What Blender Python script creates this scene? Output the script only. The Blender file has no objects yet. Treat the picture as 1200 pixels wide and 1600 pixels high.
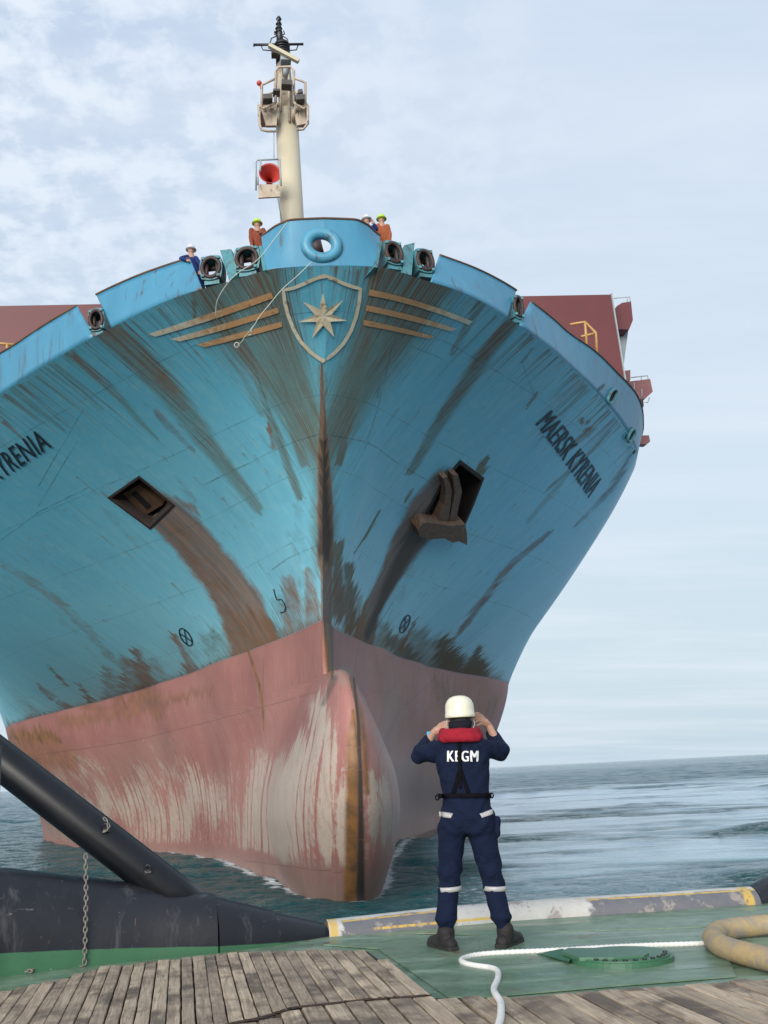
import bpy, bmesh, math, random
import numpy as np
from mathutils import Vector, Matrix
from mathutils.bvhtree import BVHTree
R_ = math.radians
rng = np.random.default_rng(7)
random.seed(7)
SC = bpy.context.scene
COL = SC.collection

# ------------------------------------------------------------------ scale and camera solution
S = 16.1 / 21.0            # metres per survey unit of the ship
HC = 4.24                  # camera height above the water, survey units
CAMZ = HC * S
FPX = 1600.0
PITCH, ROLL = 0.24880572905395468, 0.04896084006500804
DECK = CAMZ - 1.29

cam = bpy.data.objects.new('camera', bpy.data.cameras.new('camera'))
COL.objects.link(cam); SC.camera = cam
cam.data.sensor_fit = 'VERTICAL'; cam.data.sensor_height = 24.0; cam.data.lens = 24.0 * FPX / 1600.0
cam.data.clip_start = 0.1; cam.data.clip_end = 40000
_U = Vector((0, -math.sin(PITCH), math.cos(PITCH))); _X = Vector((1, 0, 0)); _F = Vector((0, math.cos(PITCH), math.sin(PITCH)))
_r = _X * math.cos(ROLL) - _U * math.sin(ROLL); _u = _X * math.sin(ROLL) + _U * math.cos(ROLL)
cam.matrix_world = Matrix(((_r.x, _u.x, -_F.x, 0), (_r.y, _u.y, -_F.y, 0), (_r.z, _u.z, -_F.z, CAMZ), (0, 0, 0, 1)))

# ------------------------------------------------------------------ world, sun, exposure
SUN_EL, SUN_AZ = R_(12), R_(-163)        # azimuth measured from +Y (view direction), clockwise
w = bpy.data.worlds.new('World'); SC.world = w; w.use_nodes = True
nt = w.node_tree; nt.nodes.clear()
def wn(t, **k):
    n = nt.nodes.new(t)
    for a, b in k.items(): setattr(n, a, b)
    return n
out = wn('ShaderNodeOutputWorld'); bg = wn('ShaderNodeBackground'); nt.links.new(bg.outputs[0], out.inputs[0])
sky = wn('ShaderNodeTexSky', sky_type='NISHITA'); sky.sun_disc = False
sky.sun_elevation = SUN_EL; sky.sun_rotation = SUN_AZ; sky.air_density = 1.0; sky.dust_density = 2.0
tc = wn('ShaderNodeTexCoord'); sep = wn('ShaderNodeSeparateXYZ'); nt.links.new(tc.outputs['Generated'], sep.inputs[0])
def wmath(op, a, b=None, clamp=False):
    n = wn('ShaderNodeMath', operation=op); n.use_clamp = clamp
    for i, v in enumerate((a, b)):
        if v is None: continue
        if isinstance(v, (int, float)): n.inputs[i].default_value = v
        else: nt.links.new(v, n.inputs[i])
    return n.outputs[0]
den = wmath('ADD', wmath('MAXIMUM', sep.outputs[2], 0.0), 0.16)
cmb = wn('ShaderNodeCombineXYZ'); nt.links.new(wmath('DIVIDE', sep.outputs[0], den), cmb.inputs[0]); nt.links.new(wmath('DIVIDE', sep.outputs[1], den), cmb.inputs[1])
def wnoise(scale, detail, rough, dist, vec):
    n = wn('ShaderNodeTexNoise'); n.inputs['Scale'].default_value = scale; n.inputs['Detail'].default_value = detail
    n.inputs['Roughness'].default_value = rough; n.inputs['Distortion'].default_value = dist; nt.links.new(vec, n.inputs['Vector']); return n.outputs[0]
def wramp(fac, pts):
    n = wn('ShaderNodeValToRGB'); el = n.color_ramp.elements
    while len(el) < len(pts): el.new(0.5)
    for e, (p, c) in zip(el, pts): e.position = p; e.color = (*c, 1) if len(c) == 3 else c
    nt.links.new(fac, n.inputs[0]); return n.outputs[0]
def wmix(f, a, b, bt='MIX'):
    n = wn('ShaderNodeMix', data_type='RGBA', blend_type=bt)
    for s_, v in ((n.inputs[0], f), (n.inputs[6], a), (n.inputs[7], b)):
        if isinstance(v, (int, float)): s_.default_value = v
        elif isinstance(v, tuple): s_.default_value = (*v, 1)
        else: nt.links.new(v, s_)
    return n.outputs[2]
big = wnoise(0.55, 3, 0.5, 0.2, cmb.outputs[0])
fine = wnoise(15.0, 6, 0.58, 0.12, cmb.outputs[0])
mp = wn('ShaderNodeMapping'); mp.inputs['Scale'].default_value = (0.35, 1.6, 1); mp.inputs['Rotation'].default_value = (0, 0, 0.5); nt.links.new(cmb.outputs[0], mp.inputs[0])
wisp = wnoise(2.2, 6, 0.62, 0.35, mp.outputs[0])
leftm = wmath('MULTIPLY_ADD', sep.outputs[0], -2.0); leftm.node.inputs[2].default_value = 0.45; leftm.node.use_clamp = True
hi = wmath('MULTIPLY', wmath('SUBTRACT', sep.outputs[2], 0.22), 3.0, True)
mott = wmath('MULTIPLY', leftm, hi, True)
base = wramp(sep.outputs[2], [(0.0, (4.6, 5.8, 6.7)), (0.08, (5.1, 6.2, 7.0)), (0.28, (5.4, 6.4, 7.4)), (0.6, (5.0, 6.0, 7.4)), (1.0, (4.8, 5.9, 7.4))])
cl1 = wmix(wmath('MULTIPLY', wramp(fine, [(0.44, (0, 0, 0)), (0.60, (1, 1, 1))]), wmath('MULTIPLY', mott, 0.62)), base, (8.0, 8.5, 9.1))
drk = wmix(wmath('MULTIPLY', wramp(fine, [(0.34, (1, 1, 1)), (0.5, (0, 0, 0))]), wmath('MULTIPLY', mott, 0.42)), cl1, (4.0, 4.8, 6.5))
cl2 = wmix(wmath('MULTIPLY', wramp(wisp, [(0.42, (0, 0, 0)), (0.72, (1, 1, 1))]), 0.45), drk, (7.0, 7.6, 8.3))
cl3 = wmix(wmath('MULTIPLY', wramp(big, [(0.35, (0, 0, 0)), (0.65, (1, 1, 1))]), 0.28), cl2, (6.9, 7.5, 8.3))
fin = wmix(0.93, sky.outputs[0], cl3)
nt.links.new(fin, bg.inputs[0]); bg.inputs[1].default_value = 0.077

sl = bpy.data.lights.new('sun', 'SUN'); sl.energy = 3.2; sl.angle = R_(44); sl.color = (1.0, 0.95, 0.88)
sun = bpy.data.objects.new('sun', sl); COL.objects.link(sun)
sd = Vector((math.sin(SUN_AZ) * math.cos(SUN_EL), math.cos(SUN_AZ) * math.cos(SUN_EL), math.sin(SUN_EL)))
sun.rotation_euler = sd.to_track_quat('Z', 'Y').to_euler(); sun.location = (0, -20, 40)
SC.view_settings.view_transform = 'Standard'; SC.view_settings.look = 'None'; SC.view_settings.exposure = 0.68; SC.view_settings.gamma = 1

# ------------------------------------------------------------------ node material helpers
class Mat:
    def __init__(self, name):
        self.m = bpy.data.materials.new(name); self.m.use_nodes = True; self.t = self.m.node_tree; self.t.nodes.clear()
        self.o = self.n('ShaderNodeOutputMaterial'); self.b = self.n('ShaderNodeBsdfPrincipled'); self.t.links.new(self.b.outputs[0], self.o.inputs[0])
        self._obj = None
    def n(self, t, **k):
        n = self.t.nodes.new(t)
        for a, b in k.items(): setattr(n, a, b)
        return n
    def put(self, sock, v):
        if isinstance(v, (int, float)): sock.default_value = v
        elif isinstance(v, tuple): sock.default_value = (*v, 1) if (len(v) == 3 and sock.type == 'RGBA') else v
        else: self.t.links.new(v, sock)
    def obj(self):
        if not self._obj: self._obj = self.n('ShaderNodeTexCoord')
        return self._obj.outputs['Object']
    def attr(self, name, o='Color'):
        n = self.n('ShaderNodeAttribute', attribute_name=name); return n.outputs[o]
    def map(self, vec, sc=(1, 1, 1), rot=(0, 0, 0), loc=(0, 0, 0)):
        n = self.n('ShaderNodeMapping'); self.put(n.inputs[0], vec); n.inputs['Scale'].default_value = sc; n.inputs['Rotation'].default_value = rot; n.inputs['Location'].default_value = loc; return n.outputs[0]
    def noise(self, vec, scale=1, detail=4, rough=0.55, dist=0):
        n = self.n('ShaderNodeTexNoise'); self.put(n.inputs['Vector'], vec); n.inputs['Scale'].default_value = scale; n.inputs['Detail'].default_value = detail
        n.inputs['Roughness'].default_value = rough; n.inputs['Distortion'].default_value = dist; return n.outputs[0]
    def ramp(self, fac, pts):
        n = self.n('ShaderNodeValToRGB'); el = n.color_ramp.elements
        while len(el) < len(pts): el.new(0.5)
        for e, (p, c) in zip(el, pts):
            e.position = p; e.color = (c, c, c, 1) if isinstance(c, (int, float)) else (*c, 1)
        self.put(n.inputs[0], fac); return n.outputs[0]
    def math(self, op, a, b=0.0, clamp=False):
        n = self.n('ShaderNodeMath', operation=op); n.use_clamp = clamp; self.put(n.inputs[0], a); self.put(n.inputs[1], b); return n.outputs[0]
    def mix(self, f, a, b, bt='MIX'):
        n = self.n('ShaderNodeMix', data_type='RGBA', blend_type=bt); self.put(n.inputs[0], f); self.put(n.inputs[6], a); self.put(n.inputs[7], b); return n.outputs[2]
    def sep(self, v):
        n = self.n('ShaderNodeSeparateXYZ'); self.put(n.inputs[0], v); return n.outputs
    def sepc(self, v):
        n = self.n('ShaderNodeSeparateColor'); self.put(n.inputs[0], v); return n.outputs
    def bump(self, h, strength=0.3, dist=0.02):
        n = self.n('ShaderNodeBump'); self.put(n.inputs['Height'], h); n.inputs['Strength'].default_value = strength; n.inputs['Distance'].default_value = dist
        self.t.links.new(n.outputs[0], self.b.inputs['Normal']); return n
    def set(self, col=None, rough=None, metal=None, spec=None):
        if col is not None: self.put(self.b.inputs['Base Color'], col)
        if rough is not None: self.put(self.b.inputs['Roughness'], rough)
        if metal is not None: self.put(self.b.inputs['Metallic'], metal)
        if spec is not None: self.put(self.b.inputs['Specular IOR Level'], spec)
        return self.m

def worn(name, c1, c2=None, rust=0.0, spec=None, rough=0.5, scale=3.0, bump=0.15, rustcol=(0.10, 0.035, 0.012), stretch=(1, 1, 1), metal=0.0):
    M = Mat(name); v = M.map(M.obj(), stretch)
    c2 = c2 or tuple(x * 0.7 for x in c1)
    a = M.noise(v, scale, 6, 0.62); c = M.mix(M.ramp(a, [(0.3, 0.0), (0.7, 1.0)]), c1, c2)
    b = M.noise(v, scale * 7, 5, 0.65)
    c = M.mix(M.math('MULTIPLY', b, 0.35), c, tuple(x * 0.55 for x in c1))
    if rust > 0:
        r = M.noise(M.map(M.obj(), (stretch[0], stretch[1], stretch[2] * 0.45)), scale * 1.9, 8, 0.7, 0.3)
        f = M.ramp(r, [(max(0.02, 0.72 - rust * 0.45), 0.0), (min(0.98, 0.80 - rust * 0.3), 1.0)])
        c = M.mix(f, c, M.mix(b, rustcol, tuple(x * 0.35 for x in rustcol)))
    if bump: M.bump(b, bump, 0.01)
    M.set(c, rough, metal, spec)
    return M.m

# ------------------------------------------------------------------ object helpers
def tag(o, label=None, cat=None, group=None, kind=None):
    if label: o['label'] = label
    if cat: o['category'] = cat
    if group: o['group'] = group
    if kind: o['kind'] = kind
    return o
def empty(name, loc=(0, 0, 0), rz=0.0):
    o = bpy.data.objects.new(name, None); COL.objects.link(o); o.location = loc; o.rotation_euler = (0, 0, rz); o.empty_display_size = 0.2
    return o
def mesh(name, verts, faces, mats=None, parent=None, smooth=False, midx=None):
    me = bpy.data.meshes.new(name)
    me.from_pydata([tuple(map(float, v)) for v in verts], [], [tuple(map(int, f)) for f in faces])
    o = bpy.data.objects.new(name, me); COL.objects.link(o)
    if mats:
        for m in (mats if isinstance(mats, (list, tuple)) else [mats]): me.materials.append(m)
    if midx is not None: me.polygons.foreach_set('material_index', np.asarray(midx, np.int32))
    if smooth: me.polygons.foreach_set('use_smooth', np.ones(len(me.polygons), bool))
    me.update()
    if parent: o.parent = parent
    return o
def grid_mesh(name, P, mats=None, parent=None, smooth=True, keep=None, midx=None, flip=False):
    """P: (rows, cols, 3) array"""
    r, c = P.shape[:2]; idx = np.arange(r * c).reshape(r, c)
    q = np.stack([idx[:-1, :-1], idx[:-1, 1:], idx[1:, 1:], idx[1:, :-1]], -1).reshape(-1, 4)
    if flip: q = q[:, ::-1]
    if keep is not None: q = q[keep.reshape(-1)]; 
    if midx is not None:
        midx = midx.reshape(-1)
        if keep is not None: midx = midx[keep.reshape(-1)]
    me = bpy.data.meshes.new(name); me.vertices.add(r * c); me.vertices.foreach_set('co', P.reshape(-1).astype(np.float32))
    me.loops.add(len(q) * 4); me.loops.foreach_set('vertex_index', q.reshape(-1).astype(np.int32))
    me.polygons.add(len(q)); me.polygons.foreach_set('loop_start', np.arange(0, len(q) * 4, 4, dtype=np.int32)); me.polygons.foreach_set('loop_total', np.full(len(q), 4, np.int32))
    if mats:
        for m in (mats if isinstance(mats, (list, tuple)) else [mats]): me.materials.append(m)
    if midx is not None: me.polygons.foreach_set('material_index', midx.astype(np.int32))
    me.update(calc_edges=True); me.validate()
    me.polygons.foreach_set('use_smooth', np.full(len(me.polygons), smooth, bool))
    o = bpy.data.objects.new(name, me); COL.objects.link(o)
    if parent: o.parent = parent
    return o
class MB:
    """collects shapes, links them as one mesh object"""
    def __init__(self): self.v = []; self.f = []; self.sm = []
    def add(self, v, f, smooth=False):
        b = len(self.v); self.v += [tuple(map(float, p)) for p in v]; self.f += [tuple(i + b for i in q) for q in f]; self.sm += [smooth] * len(f); return self
    def box(self, c, s, rot=None, bev=0.0):
        bm = bmesh.new(); bmesh.ops.create_cube(bm, size=1.0)
        for v in bm.verts: v.co = Vector((v.co.x * s[0], v.co.y * s[1], v.co.z * s[2]))
        if bev > 0: bmesh.ops.bevel(bm, geom=list(bm.edges), offset=bev, segments=2, affect='EDGES', profile=0.6)
        m = Matrix.Translation(Vector(c)) @ (rot.to_4x4() if rot is not None else Matrix.Identity(4))
        vs = [m @ v.co for v in bm.verts]; bm.verts.index_update(); fs = [[v.index for v in f.verts] for f in bm.faces]; bm.free()
        return self.add(vs, fs)
    def prism(self, pts, d):
        """pts: closed polygon of 3-D points, d: extrusion vector"""
        n = len(pts); pts = [Vector(p) for p in pts]; d = Vector(d)
        vs = pts + [p + d for p in pts]
        fs = [list(range(n)), list(range(2 * n - 1, n - 1, -1))] + [[i, i + n, (i + 1) % n + n, (i + 1) % n] for i in range(n)]
        return self.add(vs, [f[::-1] for f in fs])
    def tube(self, pts, r, n=10, caps=True, closed=False, twist=0.0, lobes=0, lobe_amp=0.0):
        P = [Vector(p) for p in pts]; m = len(P)
        rs = r if isinstance(r, (list, tuple, np.ndarray)) else [r] * m
        T = []
        for i in range(m):
            a = P[(i - 1) % m] if (closed or i > 0) else P[i]; b = P[(i + 1) % m] if (closed or i < m - 1) else P[i]
            t = (b - a); T.append(t.normalized() if t.length > 1e-9 else Vector((0, 0, 1)))
        ref = Vector((0, 0, 1)) if abs(T[0].z) < 0.9 else Vector((1, 0, 0)); N = (ref - T[0] * ref.dot(T[0])).normalized()
        vs = []; L = 0
        for i in range(m):
            if i: L += (P[i] - P[i - 1]).length
            N = (N - T[i] * N.dot(T[i])); N = N.normalized() if N.length > 1e-6 else T[i].orthogonal().normalized(); B = T[i].cross(N)
            for k in range(n):
                th = 2 * math.pi * k / n; rr = rs[i]
                if lobes: rr *= 1 + lobe_amp * (abs(math.cos(lobes * 0.5 * (th + twist * L))) - 0.6)
                vs.append(P[i] + (N * math.cos(th) + B * math.sin(th)) * rr)
        fs = []
        for i in range(m if closed else m - 1):
            j = (i + 1) % m
            for k in range(n): fs.append([i * n + k, i * n + (k + 1) % n, j * n + (k + 1) % n, j * n + k])
        if caps and not closed: fs += [list(range(n))[::-1], list(range((m - 1) * n, m * n))]
        return self.add(vs, fs, True)
    def torus(self, c, R, r, ax, nx=28, nr=8, sx=1.0, upv=None):
        ax = Vector(ax).normalized(); u = (Vector(upv) - ax * Vector(upv).dot(ax)).normalized() if upv is not None else ax.orthogonal().normalized(); v = ax.cross(u); c = Vector(c)
        return self.tube([c + u * math.cos(t) * R + v * math.sin(t) * R * sx for t in [2 * math.pi * i / nx for i in range(nx)]], r, nr, closed=True)
    def ball(self, c, r, s=(1, 1, 1), n=12, rot=None):
        bm = bmesh.new(); bmesh.ops.create_uvsphere(bm, u_segments=n * 2, v_segments=n, radius=r)
        m = rot.to_4x4() if rot is not None else Matrix.Identity(4)
        vs = [Vector(c) + m @ Vector((v.co.x * s[0], v.co.y * s[1], v.co.z * s[2])) for v in bm.verts]; bm.verts.index_update()
        fs = [[v.index for v in f.verts] for f in bm.faces]; bm.free(); return self.add(vs, fs, True)
    def cone(self, a, b, ra, rb, n=24): return self.tube([a, b], [ra, rb], n)
    def build(self, name, mat, parent=None, inv=None):
        o = mesh(name, self.v if inv is None else [inv @ Vector(p) for p in self.v], self.f, mat, parent); o.data.polygons.foreach_set('use_smooth', np.array(self.sm, bool)); return o

# ------------------------------------------------------------------ pixel <-> place
def ray(x, y):
    u = (np.asarray(x, float) - 600) / FPX; v = -(np.asarray(y, float) - 800) / FPX
    c, s = math.cos(ROLL), math.sin(ROLL); u2 = u * c + v * s; v2 = -u * s + v * c
    return np.stack([u2, math.cos(PITCH) - v2 * math.sin(PITCH), math.sin(PITCH) + v2 * math.cos(PITCH)], -1)
def proj(W):
    W = np.asarray(W, float) - np.array([0, 0, CAMZ]); z = W @ np.array(_F)
    return np.stack([600 + FPX * (W @ np.array(_r)) / z, 800 - FPX * (W @ np.array(_u)) / z], -1)
def on_z(x, y, z=DECK):
    d = ray(x, y); t = (z - CAMZ) / d[..., 2]; return Vector((d[0] * t, d[1] * t, z))
def on_y(x, y, Y):
    d = ray(x, y); t = Y / d[1]; return Vector((d[0] * t, Y, CAMZ + d[2] * t))
def on_plane(x, y, p0, n):
    d = Vector(ray(x, y)); o = Vector((0, 0, CAMZ)); t = (Vector(p0) - o).dot(n) / d.dot(n); return o + d * t

# ================================================================== THE SEA
def make_sea():
    M = Mat('sea water'); o = M.obj(); geo = M.n('ShaderNodeNewGeometry').outputs['Position']
    n1 = M.noise(M.map(geo, (0.9, 1.8, 1), (0, 0, 0.25)), 1.0, 5, 0.6, 0.4)
    n2 = M.noise(M.map(geo, (4.5, 8.5, 1), (0, 0, -0.2)), 1.0, 4, 0.6, 0.6)
    calm = M.attr('wash', 'Fac')
    st = M.math('SUBTRACT', 1.0, M.math('MULTIPLY', calm, 0.80))
    h = M.math('MULTIPLY', M.math('ADD', n1, M.math('MULTIPLY', n2, 0.42)), st)
    b = M.bump(h, 1.0, 0.55)
    foam_n = M.noise(M.map(geo, (0.8, 3.2, 1), (0, 0, 0.1)), 1.5, 9, 0.72, 1.4)
    fa = M.attr('foam', 'Fac')
    foam = M.ramp(M.math('ADD', foam_n, M.math('MULTIPLY', fa, 0.42)), [(0.735, 0.0), (0.80, 1.0)])
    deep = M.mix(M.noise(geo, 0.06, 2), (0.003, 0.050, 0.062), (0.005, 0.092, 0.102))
    deep = M.mix(M.attr('far', 'Fac'), deep, (0.014, 0.085, 0.120)); deep = M.mix(M.math('MULTIPLY', calm, M.ramp(M.noise(M.map(geo, (0.12, 0.9, 1), (0, 0, .1)), 1, 6, .7, .6), [(.30, .35), (.55, 1.)])), deep, (0.40, 0.55, 0.66))  # calm wash paler: aeration plus sky reflection painted into the water colour
    c = M.mix(foam, deep, (0.62, 0.66, 0.68))
    M.set(c, M.mix(foam, (0.07, 0.07, 0.07), (0.7, 0.7, 0.7)))
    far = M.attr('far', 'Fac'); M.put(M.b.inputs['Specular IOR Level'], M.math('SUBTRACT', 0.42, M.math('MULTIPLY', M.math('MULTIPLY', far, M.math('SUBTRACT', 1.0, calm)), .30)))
    M.b.inputs['IOR'].default_value = 1.34
    r = np.r_[np.linspace(4, 11.9, 12), np.geomspace(12, 560, 1400), np.geomspace(566, 16000, 80)]
    th = np.r_[np.linspace(-math.pi, -0.56, 40)[:-1], np.linspace(-0.56, 0.56, 640), np.linspace(0.56, math.pi, 40)[1:]]
    TH, RR = np.meshgrid(th, r); X = RR * np.sin(TH); Y = RR * np.cos(TH); Z = np.zeros_like(X)
    def vn(x, y, seed):
        g = np.random.default_rng(seed).uniform(0, 1, (256, 256)); xi = np.floor(x).astype(int); yi = np.floor(y).astype(int); u = x - xi; v = y - yi; u = u * u * (3 - 2 * u); v = v * v * (3 - 2 * v)
        return (g[xi % 256, yi % 256] * (1 - u) + g[(xi + 1) % 256, yi % 256] * u) * (1 - v) + (g[xi % 256, (yi + 1) % 256] * (1 - u) + g[(xi + 1) % 256, (yi + 1) % 256] * u) * v
    cn = .5 * vn(X / 16 + 3, Y / 5.5 - X / 60, 21) + .3 * vn(X / 6, Y / 2.2 + X / 30, 22) + .2 * vn(X / 2.5, Y / .9, 23)
    band = np.clip((Y - 22) / 14, 0, 1) * np.clip((X - 0.5) / 3, 0, 1) * np.clip((175 - Y) / 55, 0, 1)
    wash = np.clip((cn + .16 * band + .09 * np.clip((Y - 45) / 40, 0, 1) - .49) / .22, 0, 1) * band
    near = np.clip((cn - .42) / .3, 0, 1)
    for i in range(54):
        L = 0.36 * 1.092 ** i; a = rng.uniform(-1.15, 1.15) + 0.25
        k = 2 * math.pi / L; amp = 0.0155 * L ** 0.85 if L < 5 else 0.061 * (L / 5) ** 0.35
        fade = np.clip(L / (RR * 0.0090) - 1, 0, 1)
        ph = k * (X * math.sin(a) + Y * math.cos(a)) + rng.uniform(0, 6.28) + 1.1 * np.sin(X / (3 + L) + i) + 0.9 * np.sin(Y / (4 + L) + 2 * i)
        g = .45 + 1.1 * vn(X / (3 * L) + i, Y / (3 * L), 100 + i)
        Z += 0.36 * amp * g * fade * (1 - np.abs(np.sin(ph / 2)) * 2 + 0.27) * (1 - 0.93 * wash)
    Z -= 0.02
    wl = np.array([s2w((-b, s, -4.24)) for b, s in ((21, 115), (13, 81), (9.6, 71.5), (6.8, 65), (4.7, 58), (2.9, 50.3), (1.9, 44), (1.1, 39.5), (0, 37.3), (-.8, 38.5), (-2.2, 44), (-3.2, 51), (-5, 58), (-7.5, 66), (-15, 98))])[:, :2]
    foam = np.zeros_like(X)
    for p, q in zip(wl[:-1], wl[1:]):
        d = q - p; t = np.clip(((X - p[0]) * d[0] + (Y - p[1]) * d[1]) / (d @ d), 0, 1)
        dd = np.hypot(X - p[0] - t * d[0], Y - p[1] - t * d[1]); foam = np.maximum(foam, np.exp(-(dd / 0.22) ** 2) * 0.50 + 0.30 * np.exp(-(dd / 1.8) ** 2))
    foam = np.maximum(foam, 0.42 * np.exp(-((X - 1.6 - 0.1 * (Y - 27)) / 2.0) ** 2 - ((Y - 27.5) / 4) ** 2))
    foam = np.maximum(foam, .36 * np.clip((vn(X / 1.3 + 9, Y / .35, 77) * vn(X / 4, Y / 2, 78) - .32) / .3, 0, 1) * np.clip((48 - Y) / 14, 0, 1) * np.clip((X + 2) / 2, 0, 1))
    foam = np.maximum(foam, np.clip((Z - .085) / .10, 0, 1) * .34 * np.clip(1.3 - RR / 90, 0, 1) * (1 - wash))
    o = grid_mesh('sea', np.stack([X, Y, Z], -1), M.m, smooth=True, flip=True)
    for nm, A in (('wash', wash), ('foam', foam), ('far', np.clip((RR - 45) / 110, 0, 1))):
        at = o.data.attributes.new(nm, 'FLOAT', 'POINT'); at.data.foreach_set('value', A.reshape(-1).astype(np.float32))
    tag(o, kind='structure')
    return o

# ================================================================== THE SHIP: hull form
YAW, LST, TRM, B0 = 0.1612242376942492, 0.04581336024850969, 0.0056247386426507805, 4.178070212776117
def _Rm(yaw, lst, trim):
    cy, sy = np.cos(yaw), np.sin(yaw); n = np.array([cy, sy, 0]); a = np.array([-sy, cy, 0]); u = np.array([0, 0, 1.])
    n2 = n * np.cos(lst) + u * np.sin(lst); u2 = -n * np.sin(lst) + u * np.cos(lst)
    return np.stack([n2, a * np.cos(trim) - u2 * np.sin(trim), a * np.sin(trim) + u2 * np.cos(trim)])
SM = _Rm(YAW, LST, TRM)
def s2w(L):
    L = np.array(L, float); L[..., 0] += B0; return L @ SM * S + np.array([0, 0, CAMZ])
def w2s(W):
    L = (np.asarray(W, float) - np.array([0, 0, CAMZ])) / S @ SM.T; L[..., 0] -= B0; return L
def loc(L):                     # survey units -> metres in the ship's own frame
    L = np.array(L, float); L[..., 1] -= 41; L[..., 2] += HC; return L * S
def w2l(W): return loc(w2s(W))
SHIP = empty('container_ship')
_o = s2w((0, 41, -HC)); _m = SM.T
SHIP.matrix_world = Matrix(((_m[0, 0], _m[0, 1], _m[0, 2], _o[0]), (_m[1, 0], _m[1, 1], _m[1, 2], _o[1]), (_m[2, 0], _m[2, 1], _m[2, 2], _o[2]), (0, 0, 0, 1)))
SINV = SHIP.matrix_world.inverted()
tag(SHIP, 'huge rust-streaked blue container ship with pink red bottom and bulbous bow', 'ship')

def pchip(x, y, q):
    x = np.asarray(x, float); y = np.asarray(y, float); h = np.diff(x); d = np.diff(y) / h
    m = np.zeros(len(x)); m[0] = d[0]; m[-1] = d[-1]
    for i in range(1, len(x) - 1):
        if d[i - 1] * d[i] > 0:
            w1 = 2 * h[i] + h[i - 1]; w2 = h[i] + 2 * h[i - 1]; m[i] = (w1 + w2) / (w1 / d[i - 1] + w2 / d[i])
    q = np.clip(q, x[0], x[-1]); k = np.clip(np.searchsorted(x, q, side='right') - 1, 0, len(x) - 2)
    t = (q - x[k]) / h[k]; t2 = t * t; t3 = t2 * t
    return (2 * t3 - 3 * t2 + 1) * y[k] + (t3 - 2 * t2 + t) * h[k] * m[k] + (-2 * t3 + 3 * t2) * y[k + 1] + (t3 - t2) * h[k] * m[k + 1]
BB = 21.0
KN = [(0, 29.98, 16), (1, 30.03, 16), (1.7, 30.11, 16), (2.15, 30.3, 16), (2.6, 30.57, 16), (3.2, 30.95, 16), (4.4, 31.65, 16), (5.1, 32.15, 16), (6.2, 33.15, 16), (7.4, 34.4, 16), (8.3, 35.35, 16), (9.1, 36.3, 16), (10.4, 37.85, 16), (11.4, 39.2, 16), (12.6, 40.8, 15.98), (14.7, 43.8, 15.95), (16.3, 46.2, 15.9), (18.1, 49.2, 15.8), (19.5, 51.9, 15.7), (20.6, 56, 15.6), (BB, 64, 15.5), (BB, 340, 14.5)]
MD = [(0, 35.0), (.6, 35.4), (1.8, 36.6), (2.5, 37.8), (3.5, 39.4), (4.4, 40.9), (5.46, 42.4), (8, 45.7), (11, 49.4), (14, 53.2), (17, 57.5), (19.3, 62.5), (20.6, 69), (BB, 79), (BB, 340)]
BT = [(0, 40.4), (.3, 41.5), (1, 44), (2.45, 47.9), (2.9, 49.2), (4.2, 52), (5.65, 56.3), (7.7, 60.7), (8.5, 62.8), (10.1, 65.8), (12.1, 69.6), (14.2, 73), (17, 78), (19.3, 83), (20.5, 88.5), (BB, 98), (BB, 340)]
WLT = [(0, 42.5), (.9, 46), (2.3, 50.3), (4.4, 58), (6.7, 65), (9.5, 71.5), (13, 80), (17, 90), (19.7, 101), (BB, 113), (BB, 340)]
TP = [(0, 30.03, 17.76), (1.05, 30.12, 17.76), (1.45, 30.4, 17.76), (2.03, 31.15, 17.76), (3.2, 31.85, 17.76), (4.4, 32.55, 17.76), (6.08, 33.65, 17.76), (7.92, 35.25, 17.76), (8.75, 36.15, 17.76), (10.5, 38.15, 17.76), (11.6, 39.5, 17.75), (13.6, 41.6, 17.72), (15.5, 44.0, 17.7), (18.0, 47.4, 17.65), (19.5, 50.3, 17.5), (20.7, 54, 17.3), (BB, 62, 17.0), (BB, 340, 16)]
def level(T, a, h0=None):
    T = np.array([t if len(t) == 3 else (*t, h0) for t in T], float)
    c = np.r_[0, np.cumsum(np.hypot(np.diff(T[:, 0]), np.diff(T[:, 1])))]
    return np.stack([pchip(c, T[:, i], a) for i in range(3)], -1)
def wide(p, side):
    if side < 0: p[..., 0] *= 1 + 0.045 * np.clip((p[..., 1] - 58) / 28, 0, 1)
    p[..., 0] = np.clip(p[..., 0], 0, None) * side
    return p
def upper(side, a, v):
    a = np.asarray(a, float); v = np.asarray(v, float)[..., None]
    p0 = level(BT, a, 6.05); p1 = level(MD, a, 12.); p2 = level(KN, a); m = .598
    p = p0 * (v - m) * (v - 1) / m + p1 * v * (v - 1) / (m * (m - 1)) + p2 * v * (v - m) / (1 - m)
    p[..., 0] = np.minimum(p[..., 0], BB)
    return wide(p, side)
def bulw(side, a, v):
    v = np.asarray(v, float)[..., None]; p = level(KN, a) * (1 - v) + level(TP, a) * v; return wide(p, side)
SF = [(-8, 46), (-7, 44), (-5.5, 39.6), (-4.1, 37.1), (-2.4, 34.9), (-.8, 33.7), (.5, 33.35), (1.2, 33.35), (2, 33.6), (3.0, 34.3), (3.4, 35.0), (3.62, 36.2), (3.78, 38.0), (3.88, 40.0), (3.95, 40.9), (5, 40.7), (6.05, 40.4)]
BWD = [(-8, .6), (-6, 1.5), (-4.1, 1.95), (-2.4, 2.3), (-1.4, 2.40), (-.4, 2.3), (1.2, 1.75), (2, 1.42), (3, .98), (3.4, .72), (3.62, .52), (3.78, .34), (3.88, .16), (3.95, 0), (6.05, 0)]
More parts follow.
